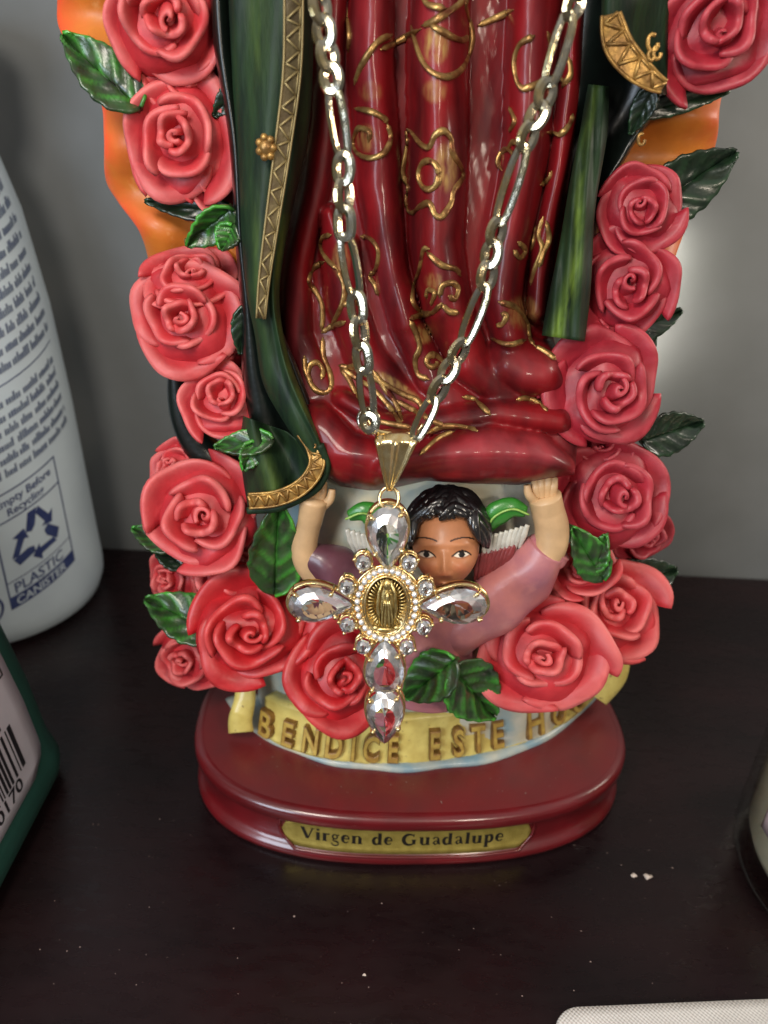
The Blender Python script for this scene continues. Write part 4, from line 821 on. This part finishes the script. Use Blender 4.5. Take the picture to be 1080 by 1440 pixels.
for (cx, cy, a, b, ang, pt, _) in BIG:             # open gold collars with prongs
    o_ = pear(cx, cy, a, b, ang, 48, 1.0, pt)
    for c0, rr in ((-9, 2.0), (2, 1.8)): fb.add(tube(Q(o_[:, 0], o_[:, 1], c0), rr * ps, 7, True))
    oi = pear(cx, cy, a, b, ang, 48, 1.02, pt); oo = pear(cx, cy, a, b, ang, 48, 1.07, pt)
    g = np.stack([Q(oo[:, 0], oo[:, 1], -12), Q(oo[:, 0], oo[:, 1], 4), Q(oi[:, 0], oi[:, 1], 4), Q(oi[:, 0], oi[:, 1], -12)], 1); g = np.concatenate([g, g[:, :1]], 1)
    fb.add((g.reshape(-1, 3), gridfaces(48, 5, wrap=True)))
    for tq in (R_(62), R_(-62), R_(140), R_(-140)):
        i = int((tq % (2 * math.pi)) / (2 * math.pi) * 48); q0 = o_[i]; ci = np.array([cx, cy]); q1 = ci + (q0 - ci) * 1.03; q2 = ci + (q0 - ci) * .93
        fb.add(tube(np.array([Q(q1[0], q1[1], -12), Q(q1[0], q1[1], 6), Q(q1[0], q1[1], 13), Q(q2[0], q2[1], 17)]), 2.0 * ps, 7)); fb.add(ball(Q(q2[0], q2[1], 17), 3.4 * ps, 10, 7))
SM = [(511.6, 787.5), (575, 788), (488.6, 821.5), (598, 823), (488.6, 875.7), (596, 879), (510.7, 907), (572.5, 908)]
for (cx, cy) in SM:
    t = np.linspace(0, 2 * np.pi, 24, endpoint=False)
    for c0, rr in ((-6, 1.6), (4, 1.5)): fb.add(tube(Q(cx + 11.5 * np.cos(t), cy + 11.5 * np.sin(t), c0), rr * ps, 6, True))
    t2 = np.linspace(0, 2 * np.pi, 24, endpoint=False); g = np.stack([Q(cx + 11.5 * np.cos(t2), cy + 11.5 * np.sin(t2), c) for c in (-14, 2)], 1); fb.add((g.reshape(-1, 3), gridfaces(24, 2, wrap=True)))
    oa = math.atan2(cy - 851, cx - 543)
    for dq in (.75, -.75, 2.4, -2.4):
        qx, qy = cx + 13 * math.cos(oa + dq), cy + 13 * math.sin(oa + dq)
        fb.add(tube(np.array([Q(qx, qy, -10), Q(qx, qy, 8)]), 1.7 * ps, 6)); fb.add(ball(Q(qx, qy, 9), 2.9 * ps, 8, 6))
# oval bezel and backing plate
t = np.linspace(0, 2 * np.pi, 96, endpoint=False)
for rx, ry, c0, rr in ((49, 55, 0, 2.6), (33, 44, 2, 2.4), (30, 41, 4, 1.6)): fb.add(tube(Q(543.5 + rx * np.cos(t), 850 + ry * np.sin(t), c0), rr * ps, 8, True))
g = np.stack([Q(543.5 + rx * np.cos(t), 850 + ry * np.sin(t), c0) for rx, ry, c0 in ((50, 56, -5), (50, 56, -1), (44, 50, 1), (32, 43, 1), (29, 40, -4), (.5, .5, -4))], 1); fb.add((g.reshape(-1, 3), gridfaces(96, 6, wrap=True)))
ns = 30; hs = MB()
for k in range(ns):
    a = 2 * math.pi * (k + .5) / ns; cx, cy = 543.5 + 41 * math.cos(a), 850 + 49.5 * math.sin(a)
    for dr in (-5.5, 5.5):
        a2 = a + math.pi / ns; fb.add(ball(Q(543.5 + (41 + dr) * math.cos(a2), 850 + (49.5 + dr) * math.sin(a2), 4), 2.0 * ps, 7, 5))
    v, f = ball((0, 0, 0), 1, 8, 5); v = np.array([Q(cx + q[0] * 4.6, cy + q[1] * 4.6, 2 + q[2] * 4) for q in v]); hs.add((v, f))
pend = part('cross_pendant', fb.mesh('cross_pendant', M_gilt), N_)
for (cx, cy, a, b, ang, pt, _) in BIG: part('crystal', gem(cx, cy, a * .97, b * .97, ang, pt), pend)
for (cx, cy) in SM: part('small_crystal', gem(cx, cy, 11, 11, 0, 0, 8, M_gem2, 8, .55), pend)
part('halo_crystals', hs.mesh('halo_crystals', M_pave, False), pend)
# tiny figure in relief with rays
mb = MB()
for k in range(40):
    a = R_(9 * k); r1, r2 = .62, .93
    mb.add(tube(np.array([Q(543.5 + 29 * r1 * math.cos(a), 850 + 40 * r1 * math.sin(a), 0), Q(543.5 + 29 * r2 * math.cos(a), 850 + 40 * r2 * math.sin(a), 2)]), [2.2 * ps, 1.0 * ps], 6))
def rel(cx, cy, rx, ry, c, d): v, f = ball((0, 0, 0), 1, 18, 12); mb.add((np.array([Q(cx + q[0] * rx, cy + q[1] * ry, c + q[2] * d) for q in v]), f))
rel(544, 852, 15, 32, 0, 4); rel(545, 820, 6.5, 8, 4, 5)
for sx in (-1, 1): mb.add(tube(Q(*np.array([(544 + sx * 5, 814), (544 + sx * 11, 830), (544 + sx * 13, 852), (544 + sx * 10, 876)]).T, np.array([5, 6, 6, 3])), 2.6 * ps, 7))
for dx in (-6, -2, 3, 7): mb.add(tube(Q(*cr_spline([(544 + dx * .5, 842), (544 + dx, 860), (544 + dx * 1.2, 880)], 8).T, 6), 1.7 * ps, 6))
rel(545, 836, 4, 7, 6, 5); rel(541, 884, 13, 4, 3, 5); rel(528, 882, 5, 4, 3, 4); rel(558, 882, 5, 4, 3, 4)
part('medallion', mb.mesh('medallion', M_medal), pend)
# bail and jump ring
s = np.linspace(-1, 1, 25)[:, None]; q = np.linspace(0, 1, 40)[None, :]
yy = np.interp(q, [0, .55, .75, 1], [692, 628, 616, 690]); cc = np.interp(q, [0, .1, .55, .68, .8, 1], [2, 4, 17, 9, -10, -6]); ww = np.interp(q, [0, .1, .3, .6, .75, 1], [3, 8, 17, 29, 28, 4])
xx = 558 - (690 - yy) * -0.0 + s * ww - (yy - 616) * .14; yyv = yy - 3 * np.cos(s * np.pi / 2) * (q > .4)
cz = cc - 5 * np.abs(s) ** 2 * (ww / 28) + 5.0 * np.exp(-((np.abs(s) - .9) / .13) ** 2) + 5.5 * np.exp(-(s / .12) ** 2) * (ww / 24) * (q < .55)
g = Q(xx + 0 * q, yyv + 0 * s, cz); part('bail', mesh('bail', *shell(g, 2.2 * ps, .6), M_gilt), N_)
t = np.linspace(0, 2 * np.pi, 40, endpoint=False); part('jump_ring', mesh('jump_ring', *tube(Q(547 + 13 * np.cos(t), 702 + 14 * np.sin(t), 4 + 3 * np.sin(t)), 2.6 * ps, 9, True), M_gilt), N_)
part('chain_link', mesh('chain_link', *tube(Q(520 + 13 * np.cos(t), 600 + 14 * np.sin(t), 6 + 5 * np.cos(t)), 3.4 * ps, 9, True), M_chain), N_)
q = cr_spline([(514, 596), (526, 612), (552, 618), (580, 617), (592, 606)], 24); part('chain_bar', mesh('chain_bar', *tube(Q(q[:, 0], q[:, 1], 4), 3.4 * ps, 8), M_gilt), N_)

# ================================================================== WHITE CANISTER
BC = np.array([-18.35, 8.6]); BR = 4.7
Wt = thing('white_canister', (BC[0], BC[1], 0), 'white plastic canister with blue print and recycling symbol, standing behind the green bottle', 'bottle')
def lathe(c, prof, n=96):
    t = np.linspace(0, 2 * np.pi, n, endpoint=False); g = np.array([[(c[0] + r * math.cos(a), c[1] + r * math.sin(a), z) for r, z in prof] for a in t]); m = len(prof)
    return g.reshape(-1, 3), gridfaces(n, m, wrap=True).tolist() + [[i * m for i in range(n)], [i * m + m - 1 for i in range(n)][::-1]]
pr = [(BR - 1.1, 0), (BR - .55, .08), (BR - .2, .35), (BR, .9), (BR + .02, 1.4), (BR - .02, 2.2), (BR - .1, 4.5), (BR - .25, 9), (BR - .5, 13), (BR - .95, 16.5), (BR - 1.4, 18.3), (BR - 1.9, 19.3), (2.7, 20.0), (2.8, 20.2), (2.8, 20.9)]
part('body', mesh('body', *lathe(BC, pr), M_white), Wt)
cp = [(3.1, 20.6), (3.2, 20.8), (3.2, 22.6), (3.0, 22.8), (0.2, 22.8)]; part('cap', mesh('cap', *lathe(BC, cp), M_white), Wt)
SLW = 0.30
def wrapW(v, a0=0, z0=0, lift=0.0):               # x runs round the body, y up
    a = a0 + v[:, 0] / BR; zz_ = z0 + v[:, 1] + SLW * v[:, 0]; r = np.interp(zz_, [p[1] for p in pr], [p[0] for p in pr]) + .015 + lift + v[:, 2]
    return np.stack([BC[0] + r * np.cos(a), BC[1] + r * np.sin(a), zz_], -1)
def words_line(mb_, x0, x1, y, h, wrap, rnd, step=.1, lift=0.0):
    x = x0
    while x < x1:
        wl = rnd.uniform(.35, 1.1)
        xx_ = x
        while xx_ < min(x + wl, x1):
            cw = rnd.uniform(.09, .13); hh = h * rnd.choice([.62, .62, .7, 1.0]); mb_.add((wrap(rect2(xx_, y, xx_ + cw * .78, y + hh, 1)[0]), rect2(0, 0, 1, 1, 1)[1])); xx_ += cw
        x += wl + .16
ang0 = math.atan2(-0.75, 0.66)                    # the side that faces the camera
rnd = random.Random(9); pb = MB(); pb2 = MB(); wr = lambda v: wrapW(v, ang0)
for k in range(12): words_line(pb2, -3.4, 4.2, 17.2 - k * .56, .36, wr, rnd)
for k in range(6): words_line(pb2, -3.4, 4.0, 9.9 - k * .50, .34, wr, rnd)
def bar(mb_, x0, y0, x1, y1, nx=14, lift=0.0): v, f = rect2(x0, y0, x1, y1, nx); mb_.add((wrapW(v, ang0, 0, lift), f))
bar(pb, -4, 10.62, 4.2, 10.67)
part('fine_print', pb2.mesh('fine_print', M_print2, False), Wt, kind='stuff')
X0, X1, Z0, Z1 = -0.45, 2.65, 2.1, 6.9
for r_ in ((X0, Z0, X0 + .06, Z1), (X1 - .06, Z0, X1, Z1), (X0, Z1 - .06, X1, Z1), (X0, 5.75, X1, 5.81), (X0, 3.25, X1, 3.29)): bar(pb, *r_)
bar(pb, X0, Z0, X1, Z0 + .54, lift=.002)
for s_, x_, y_, sz in (('Empty Before', X0 + .2, 6.36, .46), ('Recycling', X0 + .6, 5.92, .44), ('PLASTIC', X0 + .26, 2.72, .62)):
    v, f = text_mesh(s_, sz, .008); pb.add((wrapW(v, ang0, 0) + 0 * v, f)) if False else pb.add((wrapW(np.column_stack([v[:, 0] + x_, v[:, 1] + y_, v[:, 2]]), ang0), f))
v, f = text_mesh('CANISTER', .50, .008); part('lettering', MB().add((wrapW(np.column_stack([v[:, 0] + X0 + .25, v[:, 1] + Z0 + .09, v[:, 2]]), ang0, 0, .012), f)).mesh('lettering', M_white, False), Wt)
cxr, cyr = (X0 + X1) / 2, 4.48                    # three chasing arrows
for k in range(3):
    a = R_(90 + 120 * k); rot = lambda x, y: (cxr + x * math.cos(a - R_(90)) - y * math.sin(a - R_(90)), cyr + x * math.sin(a - R_(90)) + y * math.cos(a - R_(90)))
    for pol in ([(-.30, .30), (-.14, .82), (.16, .82), (.02, .36), (-.12, .22)], [(.22, .82), (.52, .34), (.68, .42), (.58, .04), (.22, .14), (.34, .22), (.10, .66)]):
        pts = [rot(x * 1.35, y * 1.35 + .02) for x, y in pol]; v = np.array([(x, y, 0) for x, y in pts]); pb.add((wrapW(v, ang0), [list(range(len(pts)))]))
ringp = arc(-1.35, 2.5, .62, .62, 0, 360, 40); v2, f2 = stroke2(ringp, [.10] * 40); pb.add((wrapW(np.column_stack([v2, np.zeros(len(v2))]), ang0), f2))
v, f = text_mesh('H', .8, .02, align='CENTER'); pb.add((wrapW(np.column_stack([v[:, 0] - 1.35, v[:, 1] + 2.22, v[:, 2]]), ang0), f))
part('blue_print', pb.mesh('blue_print', M_print, False), Wt, kind='stuff')

# ================================================================== GREEN BOTTLE
GB = thing('green_bottle', (-15.9, -6.0, 0), 'dark green plastic bottle with white barcode label at the left edge of the photo', 'bottle')
GX, GY, HX, HY = -15.9, -6.0, 4.7, 5.5
def rrect(hx, hy, r, n=24):
    out = []
    for cx, cy, a0 in ((hx - r, hy - r, 0), (-hx + r, hy - r, 90), (-hx + r, -hy + r, 180), (hx - r, -hy + r, 270)):
        out += [(cx + r * math.cos(R_(a0 + 90 * i / n)), cy + r * math.sin(R_(a0 + 90 * i / n))) for i in range(n + 1)]
    return np.array(out)
zs = [(0, .75), (.12, .3), (.45, .06), (.9, 0), (1.3, .08), (1.8, .20), (4, .40), (8, .95), (11, 1.5), (13, 2.0), (14.5, 2.6), (15.2, 3.0), (16.5, 3.1)]
rg = []
for z, ins in zs:
    q = rrect(HX - ins, HY - ins, 1.7 - min(ins, 1.0) * .5); rg.append(np.column_stack([q + [GX, GY], np.full(len(q), z)]))
g = np.array(rg).transpose(1, 0, 2); n, m = g.shape[:2]; part('body', mesh('body', g.reshape(-1, 3), gridfaces(n, m, wrap=True).tolist() + [[i * m for i in range(n)], [i * m + m - 1 for i in range(n)][::-1]], M_teal), GB)
part('cap', mesh('cap', *lathe((GX, GY), [(1.7, 16.3), (1.75, 16.5), (1.75, 18.2), (1.6, 18.4), (.1, 18.4)], 48), M_teal), GB)
def gside(v, lift=0.0):                           # x: distance along the right hand face towards the wall, y up
    z = v[:, 1]; ins = np.interp(z, [p[0] for p in zs], [p[1] for p in zs]); return np.stack([GX + HX - ins + .02 + lift + v[:, 2], GY + .65 - .6 * (ins - .2) + v[:, 0] * 1.22, z], -1)
lab = []
for z in np.linspace(1.55, 10.5, 30):
    ex = 0.0 if z > 2.3 else 0.75 * (1 - math.sqrt(max(0, 1 - ((2.3 - z) / .75) ** 2)))
    lab.append([(x_, z, 0) for x_ in np.linspace(-4.3 + ex, 2.45 - ex, 16)])
lab = np.array(lab); gl_ = gside(lab.reshape(-1, 3)).reshape(lab.shape); lb_ = gl_.copy(); lb_[..., 0] -= .05; label = part('label', mesh('label', *slab(gl_, lb_), M_label), GB)
kb = MB(); rnd = random.Random(4); ws = lambda v: gside(v, .012)
def gbar(x0, y0, x1, y1): v, f = rect2(x0, y0, x1, y1, 2); kb.add((ws(v), f))
x = -2.6
while x < 1.75:
    w_ = rnd.choice([.05, .05, .1, .16]); gbar(x, 2.35, min(x + w_, 1.8), 4.0); x += w_ + rnd.choice([.05, .07, .12])
for s_, x_ in (('6036', -2.4), ('00170', -.35)):
    v, f = text_mesh(s_, .62, .012); kb.add((ws(np.column_stack([v[:, 0] * 1.05 + x_, v[:, 1] + 1.86, v[:, 2]])), f))
gbar(-2.7, 5.35, 2.2, 5.41); gbar(2.15, 5.41, 2.21, 9.8); gbar(-2.7, 7.0, 2.15, 7.05)
for k in range(3): words_line(kb, -2.5, 1.3 - .1 * k, 4.15 + k * .36, .22, ws, rnd)
for k in range(3): words_line(kb, -2.5, 1.7, 5.6 + k * .42, .22, ws, rnd)
for k in range(6): words_line(kb, -2.5, 1.8, 7.25 + k * .40, .22, ws, rnd)
part('printing', kb.mesh('printing', M_black_ink, False), GB, kind='stuff')

# ================================================================== CANDLE JAR
JC = (14.6, -4.5); J = thing('candle_jar', (JC[0], JC[1], 0), 'glass jar of cream wax with a pale label at the right edge of the photo', 'jar')
jr = 4.15
outp = [(0.1, 0.0), (jr - .5, 0.0), (jr - .15, .1), (jr, .45), (jr + .02, 1.0), (jr, 9.0), (jr, 10.0), (jr - .12, 10.05), (jr - .24, 9.95), (jr - .26, 1.2), (jr - .4, .75), (jr - .9, .62), (0.1, .62)]
part('glass', mesh('glass', *lathe(JC, outp), M_glass), J)
part('wax', mesh('wax', *lathe(JC, [(0.1, .66), (jr - .95, .66), (jr - .46, .80), (jr - .30, 1.2), (jr - .30, 7.6), (jr - .5, 7.5), (.1, 7.4)]), M_wax), J)
a = np.linspace(R_(181), R_(275), 60)[:, None]; z = np.linspace(2.5, 7.5, 14)[None, :]; rad = jr + .03
lo = 2.1 + 0 * a; g = np.stack([JC[0] + rad * np.cos(a) + 0 * z, JC[1] + rad * np.sin(a) + 0 * z, z + 0 * a], -1); gb2 = g.copy(); gb2[..., :2] = np.array(JC) + (g[..., :2] - np.array(JC)) * (jr + .008) / rad
part('label', mesh('label', *slab(g, gb2), M_pink), J)
jb = MB(); rnd = random.Random(2)
def wj(v): aa = R_(183) + v[:, 0] / jr; return np.stack([JC[0] + (rad + .01) * np.cos(aa), JC[1] + (rad + .01) * np.sin(aa), v[:, 1]], -1)
for k in range(8): words_line(jb, .2, 4.4, 2.9 + k * .5, .24, wj, rnd)
part('printing', jb.mesh('printing', M_black_ink, False), J, kind='stuff')

# ================================================================== FOIL PACKET AND CRUMBS
pc = [Pz(766, 1452, .22), Pz(812, 1419, .22), Pz(1120, 1406, .22)]
FPo = Pz(900, 1480, 0); FP = thing('foil_packet', (float(FPo[0]), float(FPo[1]), 0), 'silvery white embossed packet lying at the bottom right corner of the shelf', 'packet')
ex_ = nrm(pc[2] - pc[1]); ex_[2] = 0; ex_ = nrm(ex_); ey_ = np.array([-ex_[1], ex_[0], 0]); c0 = Pz(772, 1416, .22); Lx, Ly = 9.0, 5.5
q = rrect(Lx / 2, Ly / 2, .75, 12); cen = c0 + ex_ * Lx / 2 - ey_ * Ly / 2
rg = [np.array([cen + ex_ * (p[0] * k) + ey_ * (p[1] * k) * 1.0 + np.array([0, 0, z - .22]) for p in q]) for k, z in ((.985, .01), (1, .05), (1, .17), (.99, .22), (.9, .24), (.5, .25))]
g = np.array(rg).transpose(1, 0, 2); n, m = g.shape[:2]; part('packet_body', mesh('packet_body', g.reshape(-1, 3), gridfaces(n, m, wrap=True).tolist() + [[i * m for i in range(n)], [i * m + m - 1 for i in range(n)][::-1]], M_foil), FP)
for (px, py, r, lb) in ((892, 1231, .07, 'left one of two pale crumbs on the dark shelf before the jar'), (911, 1233, .09, 'right one of two pale crumbs on the dark shelf before the jar'), (512, 1371, .035, 'tiny pale crumb alone on the shelf below the plinth')):
    c = Pz(px, py, r * .6); v, f = ball((0, 0, 0), (r * 1.4, r, r * .6), 10, 7); v = v * (1 + .35 * np.sin(v[:, :1] * 60 + v[:, 1:2] * 40)) 
    o = part('crumb', mesh('crumb', v, f, M_crumb), None, Matrix.Translation(Vector(c))); o['label'] = lb; o['category'] = 'crumb'

# dust lying on the shelf and on the plinth
db = MB(); rnd = random.Random(21)
for k in range(150):
    if k < 110: c = np.array([rnd.uniform(-11, 10), rnd.uniform(-10.5, -2), .003]); 
    else:
        a = rnd.uniform(3.4, 6.0); q_ = rnd.uniform(.72, .93); c = np.array([.35 + 7.0 * q_ * math.cos(a), -.12 + 4.2 * q_ * math.sin(a), 2.072])
    r_ = rnd.uniform(.008, .020) * (1 if rnd.random() < .93 else 1.8); t_ = np.linspace(0, 2 * np.pi, 6)[:-1] + rnd.random()
    db.add((np.array([c + [r_ * math.cos(q) * rnd.uniform(.5, 1.6), r_ * math.sin(q) * rnd.uniform(.5, 1.4), rnd.uniform(0, .008)] for q in t_]), [[0, 1, 2, 3, 4]]))
o = part('dust', db.mesh('dust', mat('dust', srgb(150, 130, 122), rough=.9), False), None, kind='stuff')
o['label'] = 'fine pale dust specks scattered on the dark shelf and plinth top'; o['category'] = 'dust'
